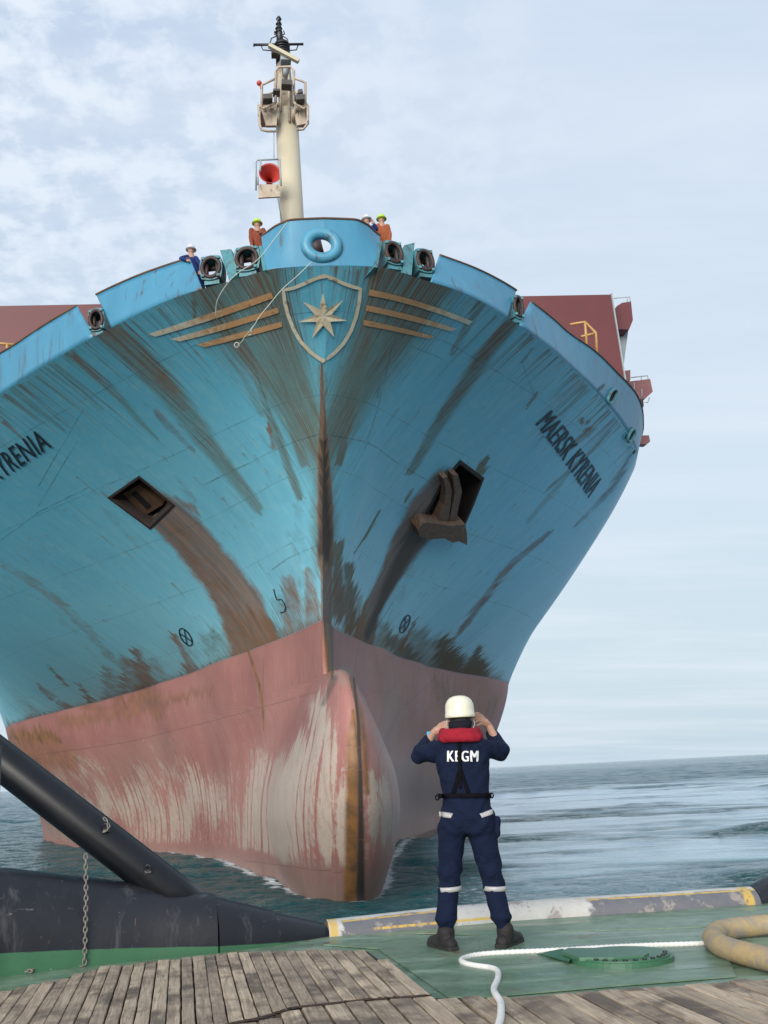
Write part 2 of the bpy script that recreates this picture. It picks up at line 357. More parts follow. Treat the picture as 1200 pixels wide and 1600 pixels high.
def lower(side, a, h):
    """a: column coordinate shared with the topsides, h: height"""
    sb = level(BT, a, 6.05)[..., 1]; phi = (sb - 40.4) / (340 - 40.4)
    sf = pchip([t[0] for t in SF], [t[1] for t in SF], h); s = sf + phi * (340 - sf)
    W = np.maximum(pchip([t[0] for t in BWD], [t[1] for t in BWD], h), 0)
    bt = pchip(*zip(*[(t[1], t[0]) for t in BT[:-1]]), s); wl = pchip(*zip(*[(t[1], t[0]) for t in WLT[:-1]]), s)
    k = np.clip((6.05 - h) / 10.2, 0, 1.25); k = k * k * (3 - 2 * np.clip(k, 0, 1)) * .6 + .4 * k
    hb = np.maximum(bt * (1 - k) + wl * k, 0)
    x = np.clip((s - sf) / 9.0, 0, 1); bb = W * np.sqrt(np.clip(1 - (1 - x) ** 2, 0, 1))
    b = (hb ** 3 + bb ** 3) ** (1 / 3.)
    return wide(np.stack([b, s, h + 0 * s], -1), side)

def surf_inv(fn, px, py, side, amax=62.0):
    """pixels of the survey photograph -> surface parameters (a, v) on a side of the ship"""
    px = np.atleast_1d(np.asarray(px, float)); py = np.atleast_1d(np.asarray(py, float))
    key = (fn.__name__, side)
    if key not in surf_inv.c:
        A, V = np.meshgrid(np.linspace(0, amax, 420), np.linspace(0, 1, 160)); P = fn(side, A, V); q = proj(s2w(P))
        # facing filter
        du = np.gradient(q[..., 0], axis=1); dv = np.gradient(q[..., 1], axis=0); dw = np.gradient(q[..., 1], axis=1); dx = np.gradient(q[..., 0], axis=0)
        ori = du * dv - dw * dx; ok = ori * side < 0
        surf_inv.c[key] = (A[ok], V[ok], q[ok])
    A, V, q = surf_inv.c[key]
    a = np.empty(len(px)); v = np.empty(len(px))
    for i in range(len(px)):
        k = np.argmin((q[:, 0] - px[i]) ** 2 + (q[:, 1] - py[i]) ** 2); a[i] = A[k]; v[i] = V[k]
    for _ in range(5):
        e = 1e-3; p0 = proj(s2w(fn(side, a, v))); pa = (proj(s2w(fn(side, a + e, v))) - p0) / e; pv = (proj(s2w(fn(side, a, v + e))) - p0) / e
        rx = px - p0[:, 0]; ry = py - p0[:, 1]; det = pa[:, 0] * pv[:, 1] - pa[:, 1] * pv[:, 0]; det = np.where(abs(det) < 1e-3, 1e-3, det)
        da = (rx * pv[:, 1] - ry * pv[:, 0]) / det; dv = (pa[:, 0] * ry - pa[:, 1] * rx) / det
        a = np.clip(a + np.clip(da, -.5, .5), 0, amax); v = v + np.clip(dv, -.05, .05)
    return a, v
surf_inv.c = {}
def surf_pt(fn, side, a, v, off=0.0):
    """metres in ship frame, pushed out along the surface normal by off metres; also the normal"""
    e = 2e-2; a = np.asarray(a, float); v = np.asarray(v, float)
    p = loc(fn(side, a, v)); ta = loc(fn(side, a + e, v)) - p; tv = loc(fn(side, a, v + e)) - p
    n = np.cross(ta, tv) * side; n /= np.linalg.norm(n, axis=-1, keepdims=True) + 1e-12
    return p + n * off, n

# ------------------------------------------------------------------ hull paint
def hull_paint():
    M = Mat('weathered blue topsides'); fl = M.attr('flow', 'Vector'); mk = M.attr('mask', 'Color'); ob = M.obj()
    ms = M.sepc(mk); rust, grime, algae = ms[0], ms[1], ms[2]
    s1 = M.noise(M.map(fl, (2.2, 1.6, 1)), 1.0, 8, 0.7, 0.15)        # broad streaks
    s2 = M.noise(M.map(fl, (9.0, 3.0, 1)), 1.0, 8, 0.72, 0.1)        # fine streaks
    s3 = M.noise(M.map(fl, (30.0, 9.0, 1)), 1.0, 5, 0.7)
    n1 = M.noise(ob, 0.16, 5, 0.55); n2 = M.noise(ob, 1.3, 7, 0.65, 0.3); n3 = M.noise(ob, 9, 5, 0.7)
    c = M.mix(M.ramp(n1, [(0.35, 0.0), (0.65, 1.0)]), (0.115, 0.460, 0.660), (0.160, 0.535, 0.715))
    c = M.mix(M.math('MULTIPLY', M.ramp(s1, [(0.5, 0.0), (0.8, 1.0)]), 0.45), c, (0.30, 0.64, 0.76))
    c = M.mix(M.math('MULTIPLY', M.ramp(s3, [(0.45, 0.0), (0.8, 1.0)]), 0.35), c, (0.10, 0.36, 0.52))
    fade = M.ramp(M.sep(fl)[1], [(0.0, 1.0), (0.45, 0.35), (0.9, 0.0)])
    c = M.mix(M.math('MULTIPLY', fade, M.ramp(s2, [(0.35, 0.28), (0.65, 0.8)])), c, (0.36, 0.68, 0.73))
    sc = M.noise(M.map(fl, (1.2, 26.0, 1), (0, 0, .35)), 1.0, 8, .75, .2)
    c = M.mix(M.ramp(sc, [(0.64, 0.0), (0.70, 0.4)]), c, (0.34, 0.52, 0.56))
    fringe = M.math('ADD', M.ramp(M.sep(fl)[1], [(0.0, 1.0), (0.10, 0.0)]), M.math('MULTIPLY', M.math('SUBTRACT', M.math('ADD', M.math('MULTIPLY', s2, .6), M.math('MULTIPLY', s1, .4)), .5), 3.4))
    c = M.mix(M.ramp(fringe, [(.88, 0.), (1.0, .85)]), c, M.mix(s3, (.20, .10, .05), (.07, .055, .035)))
    # plate patches, slightly different shades of touch-up paint
    br = M.n('ShaderNodeTexBrick'); M.put(br.inputs['Vector'], M.map(fl, (0.10, 1.15, 1))); br.inputs['Scale'].default_value = 1.0
    br.inputs['Color1'].default_value = (0, 0, 0, 1); br.inputs['Color2'].default_value = (1, 1, 1, 1); br.inputs['Mortar'].default_value = (0.5, 0.5, 0.5, 1); br.inputs['Mortar Size'].default_value = 0.0
    c = M.mix(M.math('MULTIPLY', M.sepc(br.outputs['Color'])[0], 0.14), c, (0.13, 0.36, 0.44))
    # greenish grime running down
    c = M.mix(M.math('MULTIPLY', M.ramp(M.math('ADD', grime, M.math('MULTIPLY', M.math('SUBTRACT', s1, .5), .9)), [(.30, 0.), (.95, 1.)]), .62), c, (0.085, 0.215, 0.165))
    chalk = M.noise(ob, 2.6, 9, .72, .5); c = M.mix(M.ramp(chalk, [(.50, 0.), (.70, .38)]), c, (.34, .60, .66)); c = M.mix(M.ramp(M.noise(ob, 22, 4, .7), [(.66, 0.), (.72, .4)]), c, (.07, .16, .20))
    s4 = M.noise(M.map(fl, (55.0, 7.0, 1)), 1.0, 4, 0.7)
    sx = M.math('ADD', M.math('ADD', M.math('MULTIPLY', s3, 0.45), M.math('MULTIPLY', s4, 0.33)), M.math('MULTIPLY', s2, 0.22))
    def soak(mask, tex, k=1.9, lo=0.38, hi=1.05): return M.ramp(M.math('ADD', mask, M.math('MULTIPLY', M.math('SUBTRACT', tex, 0.5), k)), [(lo, 0.0), (min(hi, 1.0), 1.0)])
    g = soak(grime, sx, 2.9, 0.40, 1.0)
    c = M.mix(M.math('MULTIPLY', g, 0.85), c, M.mix(M.ramp(s2, [(.35, 0.), (.65, 1.)]), (0.165, 0.140, 0.060), (0.130, 0.070, 0.028)))
    al = soak(algae, M.math('ADD', M.math('MULTIPLY', n2, 0.55), M.math('MULTIPLY', s2, 0.45)), 2.4, 0.36, 0.9)
    c = M.mix(M.math('MULTIPLY', al, 0.80), c, M.mix(n3, (0.125, 0.135, 0.050), (0.055, 0.048, 0.022)))
    rs = soak(rust, M.math('ADD', M.math('MULTIPLY', sx, 0.55), M.math('MULTIPLY', n2, 0.45)), 2.9, 0.36, 1.0)
    c = M.mix(M.math('MULTIPLY', rs, 0.84), c, M.mix(M.ramp(M.math('ADD', M.math('MULTIPLY', s2, .45), M.math('ADD', M.math('MULTIPLY', s3, .25), M.math('MULTIPLY', s1, .3))), [(0.40, 0.0), (0.60, 1.0)]), (0.062, 0.034, 0.022), (0.330, 0.150, 0.070)))
    v_ = M.sep(fl)[1]; run = M.noise(M.map(fl, (17.0, 2.6, 1), (0, 0, 0), (1, 2, 0)), 1.0, 7, 0.72, 0.05)
    dens = M.math('ADD', M.ramp(v_, [(0.0, .075), (.22, .0), (.75, .0), (1.0, .045)]), M.math('MULTIPLY', grime, .10))
    c = M.mix(M.ramp(M.math('ADD', run, dens), [(0.615, 0.0), (0.665, .85)]), c, M.mix(s3, (.23, .105, .045), (.10, .050, .026)))
    c = M.mix(M.ramp(s4, [(0.61, 0.0), (0.67, .26)]), c, (.085, .135, .125))
    dcore = M.attr('mask', 'Alpha'); c = M.mix(M.math('MULTIPLY', dcore, .9, True), c, (.026, .021, .018))
    # isolated pin-point rust bleeding everywhere
    pit = M.noise(M.map(fl, (4.0, 9.0, 1), (0, 0, 0), (3, 7, 0)), 1.0, 10, 0.78, 0.2)
    c = M.mix(M.math('MULTIPLY', M.ramp(pit, [(0.665, 0.0), (0.72, 1.0)]), 0.75), c, (0.085, 0.050, 0.028))
    wb = M.n('ShaderNodeTexBrick'); M.put(wb.inputs['Vector'], M.map(fl, (0.085, 1.25, 1), (0, 0, 0), (.3, .12, 0))); wb.inputs['Scale'].default_value = 1.0; wb.offset = .37; wb.inputs['Mortar Size'].default_value = 0.0018; wb.inputs['Mortar Smooth'].default_value = 0.3
    seam = M.math('MAXIMUM', M.ramp(M.attr('seam', 'Fac'), [(0.25, 0.0), (0.9, 1.0)]), M.math('MULTIPLY', wb.outputs['Fac'], .8))
    c = M.mix(M.math('MULTIPLY', seam, M.math('MULTIPLY', M.ramp(n2, [(0.35, 0.0), (0.6, 1.0)]), 0.55)), c, (0.035, 0.085, 0.10))
    M.set(c, M.math('ADD', 0.36, M.math('MULTIPLY', M.math('ADD', g, rs, True), 0.35)))
    und = M.noise(M.map(fl, (0.5, 5.0, 1)), 1.0, 2, 0.5)
    M.bump(M.math('ADD', M.math('ADD', M.math('MULTIPLY', n3, 0.05), M.math('MULTIPLY', und, 0.9)), M.math('ADD', M.math('MULTIPLY', seam, 0.12), M.math('MULTIPLY', s3, 0.06))), 0.30, 0.05)
    return M.m
def bottom_paint():
    M = Mat('fouled red bottom paint'); fl = M.attr('flow', 'Vector'); ms = M.sepc(M.attr('mask', 'Color')); ob = M.obj()
    rust, dark, grey = ms[0], ms[1], ms[2]; gr = M.attr('growth', 'Fac')
    s1 = M.noise(M.map(fl, (2.9, 1.1, 1)), 1.0, 6, 0.65, 0.10); s2 = M.noise(M.map(fl, (9.5, 2.4, 1)), 1.0, 7, 0.7, 0.1); s3 = M.noise(M.map(fl, (30, 10, 1)), 1.0, 5, 0.7)
    n2 = M.noise(ob, 1.6, 8, 0.68, 0.4); n3 = M.noise(ob, 11, 5, 0.7)
    c = M.mix(M.ramp(M.noise(ob, 0.3, 4), [(0.35, 0.0), (0.65, 1.0)]), (0.250, 0.095, 0.085), (0.330, 0.145, 0.125))
    c = M.mix(M.math('MULTIPLY', M.ramp(s2, [(0.52, 0.0), (0.8, 1.0)]), 0.45), c, (0.44, 0.24, 0.22))
    fr = M.attr('ribs', 'Fac')
    amt = M.math('ADD', M.math('SUBTRACT', M.math('MULTIPLY', gr, 0.80), M.math('MULTIPLY', fr, 0.46)), M.math('MULTIPLY', M.math('SUBTRACT', M.math('ADD', M.math('MULTIPLY', s3, 0.40), M.math('ADD', M.math('MULTIPLY', s2, 0.20), M.math('MULTIPLY', M.noise(ob, 4.5, 8, .7, .6), 0.40))), 0.5), 2.1))
    f = M.ramp(amt, [(0.40, 0.0), (0.62, 0.74)])
    c = M.mix(f, c, M.mix(M.ramp(n3, [(0.3, 0.0), (0.7, 1.0)]), M.mix(s1, (0.42, 0.37, 0.30), (0.33, 0.29, 0.21)), (0.50, 0.465, 0.41)))
    ln = M.noise(M.map(fl, (42, 2.0, 1)), 1.0, 5, .7); c = M.mix(M.ramp(ln, [(.58, 0.), (.64, .6)]), c, (.47, .37, .31)); ln2 = M.noise(M.map(fl, (33, 3.0, 1), (0, 0, 0), (4, 4, 0)), 1.0, 5, .7); c = M.mix(M.ramp(ln2, [(.59, 0.), (.66, .6)]), c, (.17, .07, .055))
    hz = M.noise(M.map(ob, (1.2, 1.2, .12)), 3.0, 6, .7); c = M.mix(M.ramp(hz, [(.5, 0.), (.75, .5)]), c, (.20, .13, .10)); c = M.mix(M.math('MULTIPLY', M.ramp(n3, [(.55, 0.), (.75, 1.)]), .35), c, (.15, .085, .07))
    gg = M.math('MULTIPLY', grey, M.ramp(n2, [(0.25, 0.45), (0.6, 1.0)]), True)
    c = M.mix(M.math('MULTIPLY', gg, 0.85), c, M.mix(s2, (0.20, 0.150, 0.125), (0.27, 0.225, 0.19)))
    rs = M.math('MULTIPLY', rust, M.ramp(M.math('ADD', M.math('MULTIPLY', s2, 0.5), M.math('MULTIPLY', n2, 0.5)), [(0.25, 0.45), (0.52, 1.1)]), True)
    c = M.mix(rs, c, M.mix(M.ramp(n2, [(0.35, 0.0), (0.65, 1.0)]), (0.25, 0.115, 0.035), (0.105, 0.058, 0.028)))
    dk = M.math('MULTIPLY', dark, M.ramp(s3, [(0.25, 0.7), (0.6, 1.0)]), True)
    c = M.mix(dk, c, (0.045, 0.033, 0.026))
    seam = M.ramp(M.attr('seam', 'Fac'), [(0.25, 0.0), (0.9, 1.0)])
    c = M.mix(M.math('MULTIPLY', seam, 0.4), c, (0.14, 0.07, 0.06))
    M.set(c, 0.52)
    M.bump(M.math('ADD', M.math('ADD', M.math('MULTIPLY', n3, 0.10), M.math('MULTIPLY', f, 0.12)), M.math('MULTIPLY', M.math('ADD', fr, seam), -0.15)), 0.45, 0.04)
    return M.m
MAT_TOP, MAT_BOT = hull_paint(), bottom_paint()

# strokes: (points in survey pixels, half widths, strength, channel) channel 0 rust 1 grime/dark 2 algae/grey
UP = [
 ([(222,775),(262,806),(300,845),(345,900),(378,955),(398,1012)], [22,25,27,29,32,36], 1.30, 0),
 ([(262,815),(320,880),(360,950),(385,1012)], [16,22,26,32], .55, 2),
 ([(700,765),(668,800),(640,842),(606,905),(580,955),(566,1005)], [28,28,22,14,12,16], 1.35, 0),
 ([(690,790),(640,850),(600,930),(575,990)], [14,14,8,6], .8, 3),
 ([(655,862),(626,915),(600,975),(590,1015)], [16,18,16,16], .35, 0),
 ([(503,570),(504,640),(506,720),(508,800),(509,880)], [1.5,4,8,11,11], 1.4, 0), ([(505,680),(507,780),(508,870)], [3,8,9], .85, 3), ([(503,560),(505,720),(508,880)], [5,24,24], .62, 1),
 ([(509,870),(510,920),(510,985)], [9,8,7], 1.4, 0),
 ([(450,905),(462,985)], [12,22], .8, 0), ([(484,900),(488,975)], [12,16], .85, 0), ([(470,870),(478,900)], [20,26], .5, 2), ([(440,930),(430,1000)], [10,26], .6, 2),
 ([(528,850),(530,960)], [9,14], .9, 1), ([(545,880),(548,980)], [7,12], .9, 1), ([(560,930),(560,1003)], [8,20], .9, 2), ([(528,900),(540,990)], [10,14], .6, 0),
 ([(212,1020),(228,1075)], [9,26], .95, 0), ([(192,1035),(205,1080)], [12,20], .8, 0), ([(238,1030),(255,1070)], [7,22], .6, 0), ([(165,1045),(180,1088)], [8,16], .75, 0),
 ([(272,992),(300,1048)], [4,12], .95, 0), ([(128,1072),(140,1098)], [3,8], .95, 0), ([(82,1044),(100,1068)], [2,4], .9, 0), ([(60,1070),(84,1092)], [3,6], .8, 0),
 ([(20,1135),(70,1125)], [8,10], .9, 0), ([(95,1100),(112,1110)], [6,8], .9, 0), ([(40,1100),(58,1120)], [6,10], .5, 0), ([(20,1060),(40,1110)], [10,12], .35, 2),
 ([(330,1000),(350,1034)], [26,34], .6, 2), ([(400,985),(420,1008)], [36,40], .8, 2), ([(300,1020),(320,1045)], [14,22], .4, 2),
 ([(600,985),(598,1020)], [16,30], .9, 2), ([(650,1000),(655,1040)], [26,32], .9, 2), ([(692,1005),(705,1055)], [12,30], 1.0, 1), ([(690,1015),(700,1055)], [26,40], .9, 2), ([(745,1020),(740,1068)], [8,34], 1.0, 1), ([(748,1050),(765,1078)], [26,30], .9, 2),
 ([(646,972),(630,1010)], [2,5], 1.0, 0), ([(612,1000),(640,1032)], [14,20], .8, 1),
 ([(858,832),(800,880),(765,925),(735,965),(706,1005)], [4,6,7,6,4], .8, 0), ([(850,850),(790,905),(740,980)], [14,16,12], .28, 2),
 ([(0,878),(60,915),(120,965),(180,1035)], [7,9,9,6], .6, 0), ([(0,900),(80,950),(150,1020)], [12,16,12], .3, 2),
 ([(152,505),(200,545),(262,610),(330,700),(400,790)], [26,27,24,18,10], .66, 1), ([(160,510),(225,560),(290,640)], [16,14,8], .62, 0),
 ([(240,640),(262,665),(300,700)], [5,8,3], .7, 0),
 ([(108,550),(165,600),(250,690)], [9,8,3], .55, 1), ([(112,552),(150,590)], [5,4], .7, 0), ([(80,566),(160,640)], [6,3], .5, 1), ([(25,612),(110,680)], [7,3], .6, 1), ([(0,655),(40,690)], [4,2], .8, 0),
 ([(800,502),(755,560),(700,640),(640,740)], [13,16,13,6], .70, 1), ([(796,506),(750,565),(690,650)], [9,11,6], .66, 0), ([(752,470),(735,500),(700,560)], [10,9,4], .6, 1),
 ([(985,712),(960,760),(900,820)], [4,6,3], .7, 0), ([(920,602),(895,630),(868,652)], [4,4,2], .6, 1), ([(912,655),(925,670),(890,700)], [6,8,5], .7, 2), ([(912,655),(922,668)], [3,4], .9, 0), ([(950,675),(925,705),(850,770)], [3,4,3], .6, 1),
 ([(902,720),(880,750),(830,810)], [3,6,5], .5, 1), ([(832,544),(812,570)], [2,3], .6, 1), ([(762,715),(752,730),(745,745)], [4,8,6], .9, 1), ([(838,615),(828,632)], [3,4], .7, 1),
 ([(418,660),(428,700)], [2,5], .9, 0), ([(398,590),(425,660),(470,780)], [5,9,7], .7, 1), ([(540,620),(600,560)], [3,4], .5, 1), ([(606,545),(590,620)], [2,3], .7, 1),
 ([(398,430),(410,520),(440,600),(475,720)], [12,16,18,12], .75, 1), ([(586,420),(580,480),(560,580),(530,720)], [9,15,16,9], .8, 1), ([(395,428),(404,470)], [8,9], .6, 0), ([(582,420),(584,440)], [6,8], .7, 0),
 ([(345,455),(360,530),(410,640)], [26,22,14], .55, 1), ([(640,445),(620,520),(575,640)], [26,20,12], .5, 1), ([(375,440),(385,500)], [26,22], .6, 1), ([(690,455),(670,500)], [22,20], .45, 1), ([(615,430),(610,480)], [20,16], .5, 1),
 ([(260,775),(275,780),(310,800)], [4,6,6], .8, 0), ([(293,768),(310,790)], [4,6], .5, 0), ([(198,745),(218,748)], [4,3], .7, 0), ([(158,768),(175,780)], [3,4], .6, 0), ([(165,800),(215,850)], [4,8], .5, 0),
 ([(635,780),(645,765)], [3,4], .8, 0), ([(595,795),(570,840),(555,860)], [1.5,2.5,1], .9, 1), ([(478,800),(470,900)], [22,26], .4, 2), ([(530,830),(560,820)], [18,24], .25, 2),
 ([(300,445),(305,500)], [5,3], .8, 1), ([(430,985),(425,1008)], [12,16], .8, 2),
]
LO = [
 ([(20,1160),(60,1175),(110,1190)], [22,26,20], .5, 0), ([(100,1130),(240,1105),(330,1075)], [10,8,5], .45, 0), ([(250,1180),(100,1230)], [40,40], .35, 2),
 ([(511,960),(512,1000),(516,1055)], [7,6,4], 1.3, 0), ([(518,980),(520,1050)], [3,2], .8, 1),
 ([(550,1100),(551,1150),(550,1250),(549,1330),(548,1405)], [2,8,9.5,9.5,10], 1.3, 0),
 ([(553,1060),(560,1130),(563,1220),(564,1300),(563,1405)], [1.5,2.5,3.5,5,6.5], 1.4, 1),
 ([(548,1060),(562,1110),(571,1180),(574,1240)], [3,5,6,4], .8, 0), ([(520,1060),(545,1050)], [8,8], .6, 2),
 ([(386,1012),(405,1070),(411,1110),(412,1140)], [2,2.5,2,1], .95, 0),
 ([(20,1150),(60,1150),(90,1160)], [10,14,8], .85, 0), ([(30,1165),(90,1180)], [16,16], .4, 0), ([(180,1095),(240,1090)], [6,14], .6, 0), ([(225,1080),(248,1115)], [16,8], .55, 0), ([(130,1105),(180,1112)], [6,6], .4, 0),
 ([(680,1060),(700,1090)], [8,24], .7, 0), ([(740,1085),(700,1180)], [30,40], .5, 0), ([(600,1040),(640,1130)], [20,30], .3, 0), ([(775,1090),(760,1110)], [8,12], .7, 0),
 ([(605,1330),(600,1240),(592,1180)], [30,22,6], .35, 2),
 ([(640,1215),(680,1245),(640,1290)], [50,60,60], .85, 2), ([(740,1200),(700,1240)], [36,40], .7, 2), ([(620,1100),(600,1200)], [20,24], .45, 2), ([(300,1355),(450,1385),(540,1400)], [18,28,26], .85, 2), ([(80,1290),(180,1330),(270,1345)], [18,22,14], .8, 2), ([(80,1230),(130,1270)], [26,26], .55, 2),
 ([(660,1240),(700,1250)], [30,20], .4, 1), ([(380,1350),(545,1365)], [16,22], .55, 2), ([(522,1060),(536,1046),(548,1052)], [5,5,6], .9, 2), ([(505,1100),(522,1060)], [4,6], .6, 1),
]
GROW = [([(475,1180),(440,1250),(430,1300)], [40,80,88], 1.2), ([(500,1110),(520,1240),(520,1320)], [26,40,44], 1.2), ([(582,1200),(592,1290)], [10,22], 1.2), ([(330,1240),(250,1290)], [70,90], .84), ([(220,1250),(110,1280)], [60,60], .84), ([(150,1200),(80,1220)], [30,30], .7), ([(270,1200),(230,1215)], [30,30], .7), ([(340,1160),(420,1120)], [60,70], .42), ([(592,1220),(600,1300)], [18,22], 1.3), ([(455,1000),(470,1090)], [30,30], .45), ([(240,1170),(300,1180)], [40,40], .45), ([(575,1040),(640,1120)], [40,40], .35), ([(575,1360),(590,1380)], [20,20], .4)]
def stroke(q, pts, hw, strength, soft=0.55):
    pts = np.array(pts, float); m = np.zeros(q.shape[0])
    lo = pts.min(0) - max(hw) * 1.8; hi_ = pts.max(0) + max(hw) * 1.8
    sel = np.where((q[:, 0] > lo[0]) & (q[:, 0] < hi_[0]) & (q[:, 1] > lo[1]) & (q[:, 1] < hi_[1]))[0]
    if len(sel) == 0: return m
    p = q[sel]; best = np.full(len(sel), 9.0)
    for i in range(len(pts) - 1):
        d = pts[i + 1] - pts[i]; t = np.clip(((p - pts[i]) @ d) / (d @ d + 1e-9), 0, 1)
        dist = np.hypot(*(p - pts[i] - t[:, None] * d).T) / (hw[i] * (1 - t) + hw[i + 1] * t)
        best = np.minimum(best, dist)
    m[sel] = strength * np.clip((1.45 - best) / (soft + .35), 0, 1)
    return m
def drips(q, phi, v, side):
    """hundreds of thin individual runs, in flow coordinates, each with its own start, width and length"""
    r = np.random.default_rng(11 if side < 0 else 12); rust = np.zeros(phi.shape); grime = np.zeros(phi.shape)
    order = np.argsort(phi.ravel()); ps = phi.ravel()[order]; vf = v.ravel()
    R1, G1 = rust.ravel(), grime.ravel()
    def one(p0, v0, ln, wd, st, arr):
        i0, i1 = np.searchsorted(ps, [p0 - 2.2 * wd, p0 + 2.2 * wd]); k = order[i0:i1]; dv = v0 - vf[k]
        m = (dv > 0) & (dv < ln); k = k[m]; dv = dv[m] / ln; dd = (phi.ravel()[k] - p0) / (wd * (1 - 0.5 * dv))
        arr[k] = np.maximum(arr[k], st * np.exp(-dd * dd) * (1 - dv) ** 0.7 * np.minimum(1, dv * 30))
    for i in range(120):      # from the knuckle seam
        one(r.uniform(0.2, 26), 1.0, r.uniform(0.02, 0.35) ** 1.3 * 1.4, r.uniform(0.08, 0.18), r.uniform(.2, .85), G1)
    for i in range(170):
        one(r.uniform(0, 30), r.uniform(0.1, 0.98), r.uniform(0.02, 0.16), r.uniform(0.08, 0.16), r.uniform(.35, .85), R1)
    for i in range(260):
        one(r.uniform(0, 40), r.uniform(0.05, 0.9), r.uniform(0.05, 0.30), r.uniform(0.08, 0.16), r.uniform(.2, .5), G1)
    return rust, grime
POCKET = {-1: [(172, 778), (218, 746), (270, 789), (234, 824)], 1: [(718, 723), (753, 749), (738, 788), (724, 820), (684, 818), (668, 800), (690, 757)]}
def inside(q, poly):
    x, y = q[..., 0], q[..., 1]; r = np.zeros(x.shape, bool); n = len(poly)
    for i in range(n):
        (x0, y0), (x1, y1) = poly[i], poly[(i + 1) % n]
        c = ((y0 > y) != (y1 > y)) & (x < (x1 - x0) * (y - y0) / ((y1 - y0) + 1e-12) + x0); r ^= c
    return r
SEAMS_UP = [[(320,757),(350,742),(390,723),(420,707),(460,690),(503,677)], [(503,677),(571,690),(590,700),(620,723),(675,755)], [(425,890),(450,872),(500,850)], [(0,845),(60,800),(140,760)], [(120,690),(60,790)], [(612,545),(590,640),(570,700)], [(388,545),(420,640),(470,780)], [(815,565),(838,625)], [(503,560),(505,680),(507,870)], [(690,560),(640,540)], [(130,640),(100,690),(60,760)]]
SEAMS_LO = [[(60,1180),(200,1160),(340,1125),(500,1080)], [(412,1030),(410,1120)], [(560,1010),(548,1080)], [(680,1060),(625,1110),(592,1180),(592,1240),(600,1270)], [(380,1345),(540,1365)], [(410,1340),(412,1420)], [(540,1200),(575,1203)], [(540,1262),(575,1264)], [(540,1310),(575,1312)], [(540,1345),(575,1346)], [(540,1165),(570,1168)]]
